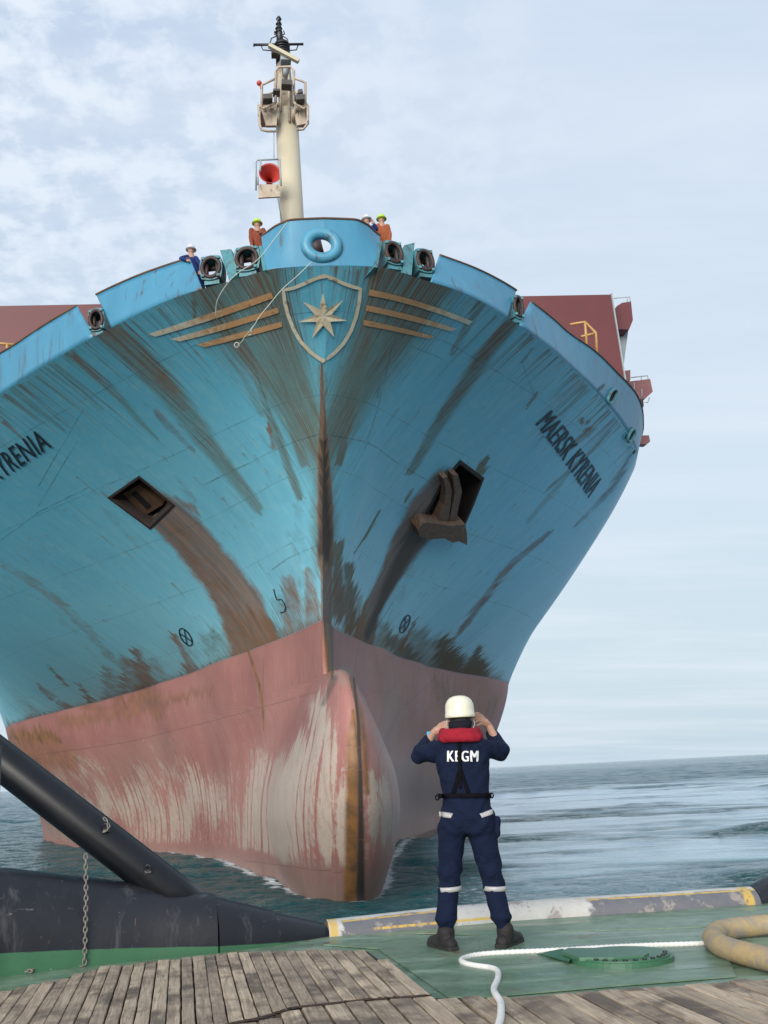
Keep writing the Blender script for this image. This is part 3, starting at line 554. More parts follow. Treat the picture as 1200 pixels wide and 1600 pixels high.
def build_hull():
    NC = 760; t = np.linspace(0, 1, NC); a = np.r_[78 * t ** 1.45, np.geomspace(79, 330, 16)]
    vs = np.linspace(0, 1, 400); hs = np.r_[np.linspace(-8, -4.8, 10), np.linspace(-4.7, 3.3, 150), np.linspace(3.34, 4.0, 46), np.linspace(4.04, 6.05, 36)]
    for side in (-1, 1):
        A, V = np.meshgrid(a, vs); PU = upper(side, A, V); AL, HL = np.meshgrid(a, hs); PL = lower(side, AL, HL); PL[-1] = PU[0]
        PU[:, 0, 0] = 0; PL[:, 0, 0] = 0
        LU = loc(PU)
        # flow coordinate by walking the surface's own fall line down from the knuckle
        Pa = np.gradient(LU, a, axis=1); Pv = np.gradient(LU, vs, axis=0)
        g11 = (Pa ** 2).sum(-1); g12 = (Pa * Pv).sum(-1); g22 = (Pv ** 2).sum(-1); ha, hv = Pa[..., 2], Pv[..., 2]
        slope = (g22 * ha - g12 * hv) / (g11 * hv - g12 * ha + 1e-9)
        phi = np.empty_like(A); phi[-1] = a
        for i in range(len(vs) - 2, -1, -1): phi[i] = np.interp(a + slope[i] * (vs[i + 1] - vs[i]), a, phi[i + 1])
        qU = proj(s2w(PU)); qL = proj(s2w(PL)); fU = qU.reshape(-1, 2); fL = qL.reshape(-1, 2)
        mU = np.zeros((fU.shape[0], 4)); mL = np.zeros((fL.shape[0], 4))
        near_u = (A.ravel() < 76); near_l = (AL.ravel() < 76)
        def nz(x, f, seed): 
            g = np.random.default_rng(seed).uniform(-1, 1, 4096); t = np.abs(x) * f; k = t.astype(int) % 4095; u = t - np.floor(t); u = u * u * (3 - 2 * u); return g[k] * (1 - u) + g[k + 1] * u
        qa = np.gradient(qU, a, axis=1); qv = np.gradient(qU, vs, axis=0); fd = qv + qa * slope[..., None]; fd /= np.linalg.norm(fd, axis=-1, keepdims=True) + 1e-6
        rag = 9 * nz(phi, 2.3, 1) + 6 * nz(phi, 6.3, 2) + 3 * nz(phi, 17, 3); wU = (qU + fd * rag[..., None]).reshape(-1, 2)
        hd_ = np.gradient(qL, hs, axis=0); hd_ /= np.linalg.norm(hd_, axis=-1, keepdims=True) + 1e-6
        rgl = 7 * nz(AL, 2.3, 4) + 6 * nz(AL, 6.5, 5); wL = (qL + hd_ * rgl[..., None]).reshape(-1, 2); wG = (qL + hd_ * (22 * nz(AL, .6, 6) + 12 * nz(AL, 2.3, 7) + 9 * nz(AL, 21, 8))[..., None]).reshape(-1, 2)
        for pts, hw, st, ch in UP: mU[:, ch] = np.maximum(mU[:, ch], (stroke(wU, pts, hw, st) if st < 1.3 else stroke(.6 * fU + .4 * wU, pts, hw, st, .3) if st < 1.38 else stroke(.94 * fU + .06 * wU, pts, hw, st, .35)) * near_u)
        for pts, hw, st, ch in LO: mL[:, ch] = np.maximum(mL[:, ch], stroke(wL if max(hw) > 6 and ch != 1 else fL, pts, hw, st, .7) * near_l)
        dr, dg = drips(fU, phi, V, side)
        mU[:, 0] = np.maximum(mU[:, 0], dr.ravel()); mU[:, 1] = np.maximum(mU[:, 1], dg.ravel())
        wash = np.exp(-((phi - 3.0) / 1.7) ** 2) * np.clip(V * 1.5 - .25, 0, 1) + .9 * np.exp(-((phi - 0.6) / 0.8) ** 2) * np.clip(.9 - V, 0, .5) + 0.4 * np.exp(-((phi - 4) / 2.2) ** 2)
        mU[:, 1] = np.maximum(mU[:, 1], np.clip(wash.ravel() * .8, 0, .62) + .16)
        boot = np.clip(1 - V / .05, 0, 1).ravel(); mU[:, 2] = np.maximum(mU[:, 2], .35 * boot)
        grow = np.zeros(len(fL))
        for pts, hw, st in GROW: grow = np.maximum(grow, stroke(wG, pts, hw, st, 1.0) * near_l)
        hh = HL.ravel(); grow = np.maximum(grow, np.clip(.55 - hh * .12, 0, .5)) * np.clip((5.6 - hh) / 1.6, 0, 1) * np.clip((hh + 3.6) / .7, .15, 1)
        mL[:, 2] = np.maximum(mL[:, 2], np.clip((-2.7 - hh) / 1.0, 0, .9) * .8)
        ribs = np.zeros(len(fL))
        st_ = 0.5 + 0.5 * np.cos((AL + .62 * nz(AL, .8, 9) + .3 * nz(AL, 2.1, 19) + .1 * np.sin(HL * .8)) * 2 * math.pi / 0.86); ribs = (st_ ** 9 * (.35 + .65 * (nz(AL, 1.7, 33) > -.3))).ravel()
        sU = np.zeros(len(fU)); sL = np.zeros(len(fL))
        for pts in SEAMS_UP: sU = np.maximum(sU, stroke(fU, pts, [1.1] * len(pts), 1.0))
        for pts in SEAMS_LO: sL = np.maximum(sL, stroke(fL, pts, [1.0] * len(pts), 1.0))
        P = np.concatenate([loc(PL), LU[1:]], 0); q = np.concatenate([qL, qU[1:]], 0)
        nl = len(hs); rows = P.shape[0]
        qc = (q[:-1, :-1] + q[1:, 1:]) / 2; keep = ~(inside(qc, POCKET[side]) & (np.arange(rows - 1)[:, None] > nl + 20) & (a[None, :-1] < 62))
        midx = np.zeros((rows - 1, len(a) - 1), int); midx[:nl - 1] = 1
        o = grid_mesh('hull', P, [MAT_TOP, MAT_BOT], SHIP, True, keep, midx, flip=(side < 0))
        mask = np.concatenate([mL.reshape(nl, -1, 4), mU.reshape(len(vs), -1, 4)[1:]], 0).reshape(-1, 4)
        at = o.data.attributes.new('mask', 'FLOAT_COLOR', 'POINT'); at.data.foreach_set('color', np.clip(mask, 0, 1.5).reshape(-1).astype(np.float32))
        flow = np.concatenate([np.stack([AL, HL / 10 - .605, 0 * AL + 5 + side], -1), np.stack([phi, V, 0 * V + side], -1)[1:]], 0)
        at = o.data.attributes.new('flow', 'FLOAT_VECTOR', 'POINT'); at.data.foreach_set('vector', flow.reshape(-1).astype(np.float32))
        for nm, u_, l_ in (('growth', 0 * sU, grow), ('ribs', 0 * sU, ribs), ('seam', sU, sL)):
            arr = np.concatenate([l_.reshape(nl, -1), u_.reshape(len(vs), -1)[1:]], 0)
            at = o.data.attributes.new(nm, 'FLOAT', 'POINT'); at.data.foreach_set('value', arr.reshape(-1).astype(np.float32))
    return

# ------------------------------------------------------------------ fittings of the ship
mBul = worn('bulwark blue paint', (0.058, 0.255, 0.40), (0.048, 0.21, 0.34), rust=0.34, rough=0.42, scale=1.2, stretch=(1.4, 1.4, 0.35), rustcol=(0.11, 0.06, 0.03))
mTeal = worn('fairlead teal paint', (0.055, 0.20, 0.24), (0.075, 0.26, 0.29), rust=0.45, rough=0.5, scale=3)
mDark = worn('dark rusted roller steel', (0.05, 0.026, 0.022), (0.025, 0.018, 0.018), rust=0.2, rough=0.6, scale=6)
mRust = worn('scaling rust', (0.15, 0.075, 0.035), (0.06, 0.035, 0.025), rust=0.3, rough=0.8, scale=2.5, bump=0.5)
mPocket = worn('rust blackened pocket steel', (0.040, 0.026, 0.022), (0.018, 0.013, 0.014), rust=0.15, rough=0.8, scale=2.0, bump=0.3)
mAnchor = worn('weathered anchor steel', (0.20, 0.135, 0.095), (0.09, 0.06, 0.045), rust=0.45, rough=0.8, scale=2.2, bump=0.6, stretch=(3, 3, .6))
mCream = worn('cream mast paint', (0.56, 0.51, 0.38), (0.50, 0.44, 0.32), rust=0.05, rough=0.45, scale=0.8, stretch=(1, 1, .3), rustcol=(.2, .1, .05))
mCreamR = worn('rust flecked cream steel', (0.52, 0.45, 0.35), (0.36, 0.27, 0.2), rust=0.42, rough=0.6, scale=3, rustcol=(.14, .06, .035))
mMaroon = worn('maroon paint', (0.135, 0.030, 0.032), (0.105, 0.024, 0.028), rust=0.0, rough=0.55, scale=0.25, bump=0.03)
mMaroon2 = worn('faded maroon paint', (0.26, 0.11, 0.11), (0.18, 0.07, 0.07), rust=0.2, rough=0.6, scale=1.0)
mGreySt = worn('grey painted steel', (0.34, 0.38, 0.40), (0.28, 0.31, 0.33), rust=0.1, rough=0.5, scale=1)
mYellow = worn('faded yellow rail paint', (0.55, 0.33, 0.10), (0.4, 0.22, 0.08), rust=0.2, rough=0.5, scale=4)
mBlack = worn('black mast paint', (0.018, 0.018, 0.02), rust=0.0, rough=0.4, scale=5)
mLamp = worn('dark lamp housing', (0.05, 0.05, 0.055), (0.09, 0.075, 0.06), rust=0.2, rough=0.5, scale=6)
mRed = worn('red horn paint', (0.50, 0.055, 0.045), (0.42, 0.05, 0.04), rust=0.0, rough=0.45, scale=3)
mInk = worn('black marking paint', (0.018, 0.026, 0.045), (0.03, 0.05, 0.075), rust=0.0, rough=0.5, scale=3, bump=0)
mHoleShade = worn('painted hole shade', (0.006, 0.004, 0.004), rough=0.9, scale=3)  # black that paints the shade inside openings
def stripe_mat():
    M = Mat('dirty cream stripe paint'); x = M.math('ABSOLUTE', M.sep(M.obj())[0]); n = M.noise(M.map(M.obj(), (2.5, 2.5, .5)), 1.6, 8, 0.7, 0.2); n2 = M.noise(M.obj(), 14, 4, .7)
    f = M.ramp(M.math('ADD', M.math('MULTIPLY', x, -0.27), M.math('ADD', M.math('MULTIPLY', n, 1.2), .72)), [(0.20, 0.0), (0.62, 1.0)])
    c = M.mix(f, M.mix(M.math('MULTIPLY', n2, .6), (0.82, 0.78, 0.64), (0.56, 0.52, 0.40)), M.mix(n2, (0.66, 0.38, 0.19), (0.46, 0.25, 0.12)))
    d = M.noise(M.map(M.obj(), (7, 7, .6)), 1, 7, .75); c = M.mix(M.ramp(d, [(0.56, 0.0), (0.7, 0.8)]), c, (0.06, 0.05, 0.03))
    M.set(c, 0.55); return M.m
mStripe = stripe_mat()
mStar = worn('cream star paint with rust', (0.84, 0.80, 0.66), (0.66, 0.50, 0.30), rust=0.40, rough=0.5, scale=1.6, rustcol=(.22, .08, .03))

def at_surf(fn, pts, off=0.02, side=None):
    out = []
    pts = np.array(pts, float); sd = np.array([(-1 if p[0] < 505 else 1) if side is None else side for p in pts]); P = np.zeros((len(pts), 3))
    for s_ in (-1, 1):
        m = sd == s_
        if m.any():
            a, v = surf_inv(fn, pts[m, 0], pts[m, 1], s_); P[m] = surf_pt(fn, s_, a, v, off)[0]
    return P
def qcurve(a, m, b, n):
    a, m, b = map(lambda p: np.array(p, float), (a, m, b)); c = 2 * m - (a + b) / 2
    t = np.linspace(0, 1, n)[:, None]; return (1 - t) ** 2 * a + 2 * t * (1 - t) * c + t * t * b
def sheet_strip(name, A, B, mat, parent, fn=upper, off=0.02, rows=3, side=None):
    G = np.stack([A * (1 - k) + B * k for k in np.linspace(0, 1, rows)]); P = at_surf(fn, G.reshape(-1, 2), off, side).reshape(G.shape[0], G.shape[1], 3)
    o = grid_mesh(name, P, mat, parent, True)
    return o
def ribbon(mb, pts, w, fn=upper, off=0.02, side=None, closed=False, up=3):
    pts = np.array(pts, float)
    if closed: pts = np.vstack([pts, pts[:1]])
    seg = []
    for i in range(len(pts) - 1):
        for k in range(up): seg.append(pts[i] + (pts[i + 1] - pts[i]) * k / up)
    seg.append(pts[-1]); seg = np.array(seg); T = np.gradient(seg, axis=0)
    if closed: T[0] = T[-1] = (seg[1] - seg[-2])
    T /= np.linalg.norm(T, axis=1, keepdims=True) + 1e-9; N = np.stack([-T[:, 1], T[:, 0]], 1)
    P = at_surf(fn, np.vstack([seg + N * w / 2, seg - N * w / 2]), off, side); n = len(seg)
    mb.add(P, [[i, i + 1, n + i + 1, n + i] for i in range(n - 1)])
def sp(px, py, s):              # pixel -> ship-frame metres on the athwart plane at station s
    d = ray(px, py) @ SM.T; t = s / d[1]; return Vector(loc([d[0] * t - B0, s, d[2] * t]))
def text_mesh(txt, offset=0.0, spacing=1.0):
    cu = bpy.data.curves.new('lettering', 'FONT'); cu.body = txt; cu.offset = offset; cu.space_character = spacing; cu.resolution_u = 4
    o = bpy.data.objects.new('lettering', cu); COL.objects.link(o); dg = bpy.context.evaluated_depsgraph_get(); me = bpy.data.meshes.new_from_object(o.evaluated_get(dg))
    bpy.data.objects.remove(o); bm = bmesh.new(); bm.from_mesh(me); bmesh.ops.triangulate(bm, faces=bm.faces)
    bm.verts.index_update(); V = [tuple(v.co[:2]) for v in bm.verts]; F = [[v.index for v in f.verts] for f in bm.faces]; bm.free(); bpy.data.meshes.remove(me); bpy.data.curves.remove(cu)
    for _ in range(2):
        mid = {}; G = []
        def mp_(i, j):
            k = (min(i, j), max(i, j))
            if k not in mid: mid[k] = len(V); V.append(((V[i][0] + V[j][0]) / 2, (V[i][1] + V[j][1]) / 2))
            return mid[k]
        for i, j, k in F: p, q, r = mp_(i, j), mp_(j, k), mp_(k, i); G += [[i, p, r], [p, j, q], [r, q, k], [p, q, r]]
        F = G
    V = np.array(V)
    V -= V.min(0); return V, F
def on_quad(V, W, H, q):        # q: TL, TR, BR, BL parameter pairs
    u = V[:, :1] / W; v = V[:, 1:] / H; TL, TR, BR, BL = map(np.array, q)
    return (BL * (1 - u) + BR * u) * (1 - v) + (TL * (1 - u) + TR * u) * v

def bulwark_panel(side, ts, bs, te, be, full=False, n=70):
    if side == 0: return None
    at, _ = surf_inv(bulw, [ts[0]], [ts[1]], side); ab, _ = surf_inv(bulw, [bs[0]], [bs[1]], side)
    if full: e = np.r_[np.linspace(0, 1, 160) * 62, np.geomspace(64, 330, 12)]; A = np.stack([ab[0] * (1 - k) + at[0] * k + e for k in np.linspace(0, 1, 8)])
    else:
        et, _ = surf_inv(bulw, [te[0]], [te[1]], side); eb, _ = surf_inv(bulw, [be[0]], [be[1]], side)
        A = np.stack([np.linspace(ab[0] * (1 - k) + at[0] * k, eb[0] * (1 - k) + et[0] * k, n) for k in np.linspace(0, 1, 8)])
    V = np.repeat(np.linspace(0, 1, 8)[:, None], A.shape[1], 1); P, _ = surf_pt(bulw, side, A, V, 0.0)
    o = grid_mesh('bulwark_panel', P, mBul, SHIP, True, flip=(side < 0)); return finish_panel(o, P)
def finish_panel(o, P):
    m = o.modifiers.new('plate', 'SOLIDIFY'); m.thickness = 0.06; m.offset = -1
    n = P.shape[1]; top = P[-1]; mb = MB(); k = [i for i in range(n) if i % 2 == 0 or i == n - 1]; mb.tube([tuple(top[i]) for i in k], 0.035, 6)
    mb.build('rail_cap', mRust, o)
    return o

def build_ship_fittings():
    # centre bulwark with the hole for the bow chock
    cw = Vector(s2w((0, 30.05, 16.9))); cn = Vector(SM[1]) * -1
    aL, _ = surf_inv(bulw, [407.5, 416], [372, 422], -1); aR, _ = surf_inv(bulw, [593, 585], [367, 417.5], 1)
    ks = np.linspace(0, 1, 46); rowsL = []
    for k in ks:
        l = np.linspace(aL[1] * (1 - k) + aL[0] * k, 0, 60); r = np.linspace(0, aR[1] * (1 - k) + aR[0] * k, 60)[1:]
        pl, _ = surf_pt(bulw, -1, l, l * 0 + k); pr, _ = surf_pt(bulw, 1, r, r * 0 + k)
        # the crown of the rail tapers down to each side
        rowsL.append(np.vstack([pl, pr]))
    P = np.stack(rowsL); q = proj(s2w(P / S + np.array([0, 41, -HC]))); qc = (q[:-1, :-1] + q[1:, 1:]) / 2
    keep = ((qc[..., 0] - 502.5) / 19) ** 2 + ((qc[..., 1] - 384.5) / 18) ** 2 > 1
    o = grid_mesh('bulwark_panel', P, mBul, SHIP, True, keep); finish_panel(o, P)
    c = SINV @ on_plane(502.5, 385, cw, cn); mb = MB(); mb.torus(c + Vector((0, -0.02, 0)), 0.385, 0.15, (0, 1, 0), 40, 12, sx=0.90, upv=(1, 0, 0)); mb.build('bow_chock', worn('chock blue paint', (0.075, 0.30, 0.44), (0.06, 0.25, 0.38), rust=0.42, rough=.45, scale=2.2), SHIP)
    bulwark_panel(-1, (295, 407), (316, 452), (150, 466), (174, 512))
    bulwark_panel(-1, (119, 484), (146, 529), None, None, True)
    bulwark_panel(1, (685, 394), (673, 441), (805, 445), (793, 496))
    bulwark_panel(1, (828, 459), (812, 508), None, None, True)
    # forecastle deck, level with the knuckle
    e = level(KN, np.r_[np.linspace(0, 60, 80), 330]); L = loc(e * np.array([-.96, 1, 1]) - np.array([0, -.35, .02])); Rr = loc(e * np.array([.96, 1, 1]) - np.array([0, -.35, .02]))
    mesh('forecastle_deck', np.vstack([L, Rr]), [[i, i + 1, len(L) + i + 1, len(L) + i] for i in range(len(L) - 1)], mMaroon2, SHIP)
    # roller fairleads
    def fairlead(side, px, py, rx, ry, mat=mTeal):
        a, v = surf_inv(bulw, [px], [py], side); p, n = surf_pt(bulw, side, a, v); p = Vector(p[0]); n = (Vector(n[0]) + Vector((0, -1.0, -.25))).normalized(); up = Vector((0, 0, 1)); up = (up - n * up.dot(n)).normalized(); x = up.cross(n)
        d = (SHIP.matrix_world @ p - Vector((0, 0, CAMZ))).dot(_F); k = d / FPX; w_, h_ = rx * k, ry * k
        f = MB(); N = 8; out_, in_ = [], []
        for dz in (0.10, -0.34):
            for i in range(16):
                t = 2 * math.pi * i / 16; sq = 1.0 / max(abs(math.cos(t)), abs(math.sin(t))) ** 0.55
                out_.append(p + n * dz + x * math.cos(t) * w_ * sq + up * math.sin(t) * h_ * sq); in_.append(p + n * dz + x * math.cos(t) * w_ * .72 + up * math.sin(t) * h_ * .74)
        vs = out_ + in_; fs = []
        for i in range(16):
            j = (i + 1) % 16; fs += [[i, j, 32 + j, 32 + i], [16 + i, 48 + i, 48 + j, 16 + j], [i, 16 + i, 16 + j, j], [32 + i, 32 + j, 48 + j, 48 + i]]
        f.add(vs, fs)
        for t in (0.8, 2.3, 3.9, 5.4): f.box(p + n * 0.13 + x * math.cos(t) * w_ * .98 + up * math.sin(t) * h_ * .98, (0.07, 0.07, 0.07))
        f.box(p - n * .1 - up * h_ * 1.12, (w_ * 1.3, .3, .12), Matrix((x, n, up)).transposed())
        fo = f.build('fairlead', mat, SHIP)
        r = MB(); r.torus(p + n * .1, w_ * .78, 0.055, n, 24, 6, sx=h_ / w_, upv=x)
        for sg in (-1, 1):
            r.tube([p - n * .02 + x * sg * w_ * .50 - up * h_ * .72, p - n * .02 + x * sg * w_ * .50 + up * h_ * .72], w_ * .20, 12)
            r.tube([p - n * .25 + up * sg * h_ * .52 - x * w_ * .7, p - n * .25 + up * sg * h_ * .52 + x * w_ * .7], h_ * .20, 12)
        r.tube([p - n * .3 + x * w_ * .1 - up * h_ * .7, p - n * .3 + x * w_ * .35 + up * h_ * .7], w_ * .10, 8)
        r.build('roller', mDark, fo)
    fairlead(-1, 331, 421, 18, 22); fairlead(-1, 387, 407, 21, 23); fairlead(1, 613, 398, 17, 22); fairlead(1, 662, 410, 16.5, 22); fairlead(-1, 153, 501, 14, 19); fairlead(1, 807, 481, 10, 20)
    for side, poly in ((-1, [(343.8, 391), (361, 389), (371, 429), (357.5, 438)]), (1, [(632, 383), (648, 379), (643, 430), (629, 426)]), (-1, [(404, 384), (409, 384), (416, 422), (411, 423)]), (1, [(592, 378), (597, 376), (590, 418), (585, 417)])):
        a, v = surf_inv(bulw, [np.mean([p[0] for p in poly])], [np.mean([p[1] for p in poly])], side); p, n = surf_pt(bulw, side, a, v); pw = SHIP.matrix_world @ Vector(p[0]); nw = SHIP.matrix_world.to_3x3() @ Vector(n[0])
        mb = MB(); pts = [SINV @ on_plane(x, y, pw, nw) for x, y in poly]; mb.prism(pts[::-1], -Vector(n[0]) * .45); mb.build('bulwark_post', mTeal, SHIP)
    # stripes
    for side, q in ((-1, [((232.5, 521), (325, 490), (424, 456)), ((242.5, 525.5), (331, 499), (427.5, 465))]), (-1, [((267.5, 529), (352, 504.5), (434, 480)), ((281, 533), (360, 512), (436, 488))]), (-1, [((307.5, 537.5), (372, 520), (440, 502)), ((320, 542), (380, 527), (441, 510))]),
                    (1, [((577, 451.5), (655, 471), (738, 501.5)), ((575.5, 461), (652, 479), (731.5, 507))]), (1, [((572, 476), (642, 492), (713, 513)), ((571, 485), (638, 500), (705, 517.5))]), (1, [((568, 499), (623, 511), (678, 524.5)), ((567, 507.5), (620, 518), (670, 529))])):
        sheet_strip('painted_stripe', qcurve(*q[0], 40), qcurve(*q[1], 40), mStripe, SHIP, side=side)
    # shield and seven-pointed star
    mb = MB(); pts = [(505, 430), (489, 436), (473, 443.5), (459, 449), (443, 452.5), (445, 472), (450, 491), (459, 514), (470, 533), (486, 550), (505, 564), (522, 551), (537, 535), (548, 516), (556, 494), (561, 471), (563, 450.5), (550, 447), (537, 442.5), (521, 435)]
    ribbon(mb, pts, 5.5, closed=True, up=2, off=0.03); em = mb.build('shield_emblem', mStar, SHIP)
    tips = [(504, 456), (536.5, 466), (541, 499), (521.5, 525.5), (487.5, 527), (466, 501), (472.5, 469)]; cx, cy = 505, 493; ang = [math.atan2(y - cy, x - cx) for x, y in tips]; star = []
    for i in range(7):
        star.append(tips[i]); a0, a1 = ang[i], ang[(i + 1) % 7]
        if a1 < a0: a1 += 2 * math.pi
        star.append((cx + 13 * math.cos((a0 + a1) / 2), cy + 13.5 * math.sin((a0 + a1) / 2)))
    P = at_surf(upper, [(cx, cy)] + star, 0.06); P[0] = P[1:].mean(0) + np.array([0, -.02, 0]); n = len(star)
    mb = MB(); mb.add(P, [[0, 1 + (i + 1) % n, 1 + i] for i in range(n)]); st = mb.build('star', mStar, em)
    # lettering
    V, F = text_mesh('MAERSK KYRENIA', 0.0, 1.10); W_, H_ = V.max(0)
    px = [862, 941, 918, 836]; py = [640, 750, 778, 663]; a, v = surf_inv(upper, px, py, 1)
    Q = on_quad(V, W_, H_, list(zip(a, v))); P, _ = surf_pt(upper, 1, Q[:, 0], Q[:, 1], 0.03); Q = on_quad(V + np.array([.045, 0]), W_, H_, list(zip(a, v))); P2, _ = surf_pt(upper, 1, Q[:, 0], Q[:, 1], 0.036); mesh('name_lettering', np.vstack([P, P2]), F + [[i + len(P) for i in f] for f in F], mInk, SHIP)
    V, F = text_mesh('KYRENIA', 0.0, 1.06); W_, H_ = V.max(0); px = [-23, 61, 81, -2]; py = [724, 669, 698, 752]; a, v = surf_inv(upper, px, py, -1); q4 = [np.array(t) for t in zip(a, v)]
    V2, F2 = text_mesh('MAERSK KYRENIA', 0.0, 1.10); W2 = V2.max(0)[0]; k = W2 / W_
    TL, TR, BR, BL = q4; TL2 = TR + (TL - TR) * k; BL2 = BR + (BL - BR) * k
    Q = on_quad(V2, W2, H_, [TL2, TR, BR, BL2]); P, _ = surf_pt(upper, -1, Q[:, 0], Q[:, 1], 0.03); Q = on_quad(V2 + np.array([.045, 0]), W2, H_, [TL2, TR, BR, BL2]); P2, _ = surf_pt(upper, -1, Q[:, 0], Q[:, 1], 0.036); mesh('name_lettering', np.vstack([P, P2]), F2 + [[i + len(P) for i in f] for f in F2], mInk, SHIP)
    # thruster marks and the bulb mark
    for cx, cy, A_, B_, th in ((290.5, 995, 15.5, 6.8, math.atan2(.84, .54)), (632.5, 975, 15, 5.5, math.atan2(-.9, .42))):
        mb = MB(); el = lambda t, k=1: (cx + k * (A_ * math.cos(t) * math.cos(th) - B_ * math.sin(t) * math.sin(th)), cy + k * (A_ * math.cos(t) * math.sin(th) + B_ * math.sin(t) * math.cos(th)))
        ribbon(mb, [el(2 * math.pi * i / 28) for i in range(28)], 1.9, closed=True, up=1)
        for t in (.75, 2.35): ribbon(mb, [el(t), el(t + math.pi)], 1.5, off=.03)
        mb.build('thruster_mark', mInk, SHIP)
    mb = MB(); ribbon(mb, [(428, 920), (430.5, 930), (433, 937), (440, 936), (444.5, 942), (447, 949), (445.5, 955), (438.5, 957.5)], 1.6, up=2); mb.build('bulb_mark', mInk, SHIP)
    # draught figures at the stem, faint
    # mooring openings aft on the right side of the picture
    for cx, cy, A_, B_, th in ((954.5, 619, 12, 5, -1.15), (984.5, 680, 11, 3.6, -1.2)):
        el = lambda t, k=1: (cx + k * (A_ * math.cos(t) * math.cos(th) - B_ * math.sin(t) * math.sin(th)), cy + k * (A_ * math.cos(t) * math.sin(th) + B_ * math.sin(t) * math.cos(th)))
        mb = MB(); ring = at_surf(bulw, [el(2 * math.pi * i / 24) for i in range(24)], .05, 1); mb.tube([tuple(p) for p in ring], .07, 6, closed=True); ch = mb.build('mooring_chock', mTeal, SHIP)
        mb = MB(); inn = at_surf(bulw, [el(2 * math.pi * i / 24, .95) for i in range(24)], .02, 1); mb.add(inn, [list(range(24))]); mb.build('opening_shade', mHoleShade, ch)  # flat black sheet painting the shade within the chock
    for px_, py_, l in ((935.5, 608, 7), (938.5, 606, 7), (941.5, 603, 6)):
        mb = MB(); ribbon(mb, [(px_ - 1, py_ + l / 2), (px_ + 2, py_ - l / 2)], 2.0, bulw, .03, 1, up=1); mb.build('vent_slot', mInk, SHIP)
    mb = MB(); pts = at_surf(bulw, [(983, 714), (989, 702), (992, 704), (987, 716)], .05, 1); mb.add(pts, [[0, 1, 2, 3]]); mb.build('port_shade', mHoleShade, SHIP)  # black sheet painted as the shade of an open port
    # anchor pockets
    anchors = {}
    for side in (-1, 1):
        poly = POCKET[side]; O = at_surf(upper, poly, 0.0, side); ctr = O.mean(0); a, v = surf_inv(upper, [np.mean([p[0] for p in poly])], [np.mean([p[1] for p in poly])], side); _, n = surf_pt(upper, side, a, v); n = Vector(n[0]); anchors[side] = (Vector(ctr), n)
        rim = []; 
        for i in range(len(poly)):
            p, r_ = np.array(poly[i], float), np.array(poly[(i + 1) % len(poly)], float); rim += [p + (r_ - p) * k / 6 for k in range(6)]
        ctr2 = np.mean(poly, 0); outer = [ctr2 + (p - ctr2) * 1.09 for p in rim]; inner = [ctr2 + (p - ctr2) * .96 for p in rim]; m = len(rim)
        Pr = at_surf(upper, rim, 0.03, side); Po = at_surf(upper, outer, 0.015, side); Pi = at_surf(upper, inner, 0.02, side); Pb = Pi - np.array(n) * 1.35; Pb = Pb + (Pb.mean(0) - Pb) * .22
        vs = np.vstack([Po, Pr, Pi, Pb, Pb.mean(0)[None]]); fs = []
        for k in range(3): fs += [[k * m + i, k * m + (i + 1) % m, (k + 1) * m + (i + 1) % m, (k + 1) * m + i] for i in range(m)]
        fs += [[3 * m + i, 3 * m + (i + 1) % m, 4 * m] for i in range(m)]
        mesh('anchor_pocket', vs, fs, mPocket, SHIP)
    def slab(poly, side, lift, thick):
        c, n = anchors[side]; p0 = SHIP.matrix_world @ (c + n * lift); nw = SHIP.matrix_world.to_3x3() @ n
        return [SINV @ on_plane(x, y, p0, nw) for x, y in poly], -n * thick
    # left: only the crown shows, drawn up into its pocket
    mb = MB(); p, d = slab([(192, 772), (217, 757), (254, 789), (227, 805)], -1, -.28, .4)
    mb.prism(p, d); an = mb.build('anchor', mRust, SHIP)
    mb = MB(); p, d = slab([(205, 772), (212, 768), (236, 791), (229, 796)], -1, -.26, .1); mb.prism(p, d); mb.build('slot_shade', mHoleShade, an)  # black block painted as the shade in the crown's recess
    mb = MB(); p, d = slab([(238, 808), (264, 793), (272, 802), (244, 822)], -1, -.30, .3); mb.prism(p, d)
    mb.build('pocket_lip', worn('scuffed lip', (.14, .11, .10), (.09, .07, .065), rust=.3, scale=2, rough=.7), SHIP)
    # right: anchor hanging out of its pocket
    c, n = anchors[1]; mb = MB()
    p, d = slab([(653, 827), (660, 818), (668, 816), (690, 820), (706, 822), (727, 819), (730, 836), (730, 852), (718, 846), (707, 848), (694, 841), (673, 843), (655, 838)], 1, .50, .6); mb.prism(p, d); an = mb.build('anchor', mAnchor, SHIP)
    for poly, nm in (([(668, 818), (684, 812), (694, 790), (697, 768), (693, 748), (699, 744), (706, 766), (704, 790), (700, 822)], 'fluke'), ([(700, 822), (705, 800), (711, 770), (707, 742), (716, 742), (722, 768), (716, 796), (712, 822)], 'fluke'), ([(690, 822), (700, 780), (703, 745), (709, 745), (708, 785), (706, 822)], 'shank')):
        mb = MB(); p, d = slab(poly, 1, .28 if nm == 'fluke' else .1, .3); mb.prism(p, d); mb.build(nm, mAnchor if nm == 'fluke' else mRust, an)
    # maroon screen wall across the deck, with brackets outboard
    def sbox(b0, b1, s0, s1, h0, h1): 
        A_, B_ = loc([b0, s0, h0]), loc([b1, s1, h1]); return (A_ + B_) / 2, abs(B_ - A_)
    mb = MB(); c, d = sbox(-21.2, 20.9, 55, 56.2, 17.3, 27.15); mb.box(c, d); wl_ = mb.build('screen_wall', mMaroon, SHIP)
    mb = MB(); c, d = sbox(20.9, 20.98, 54.9, 56.3, 17.3, 27.2); mb.box(c, d); mb.build('edge_strip', mGreySt, wl_)
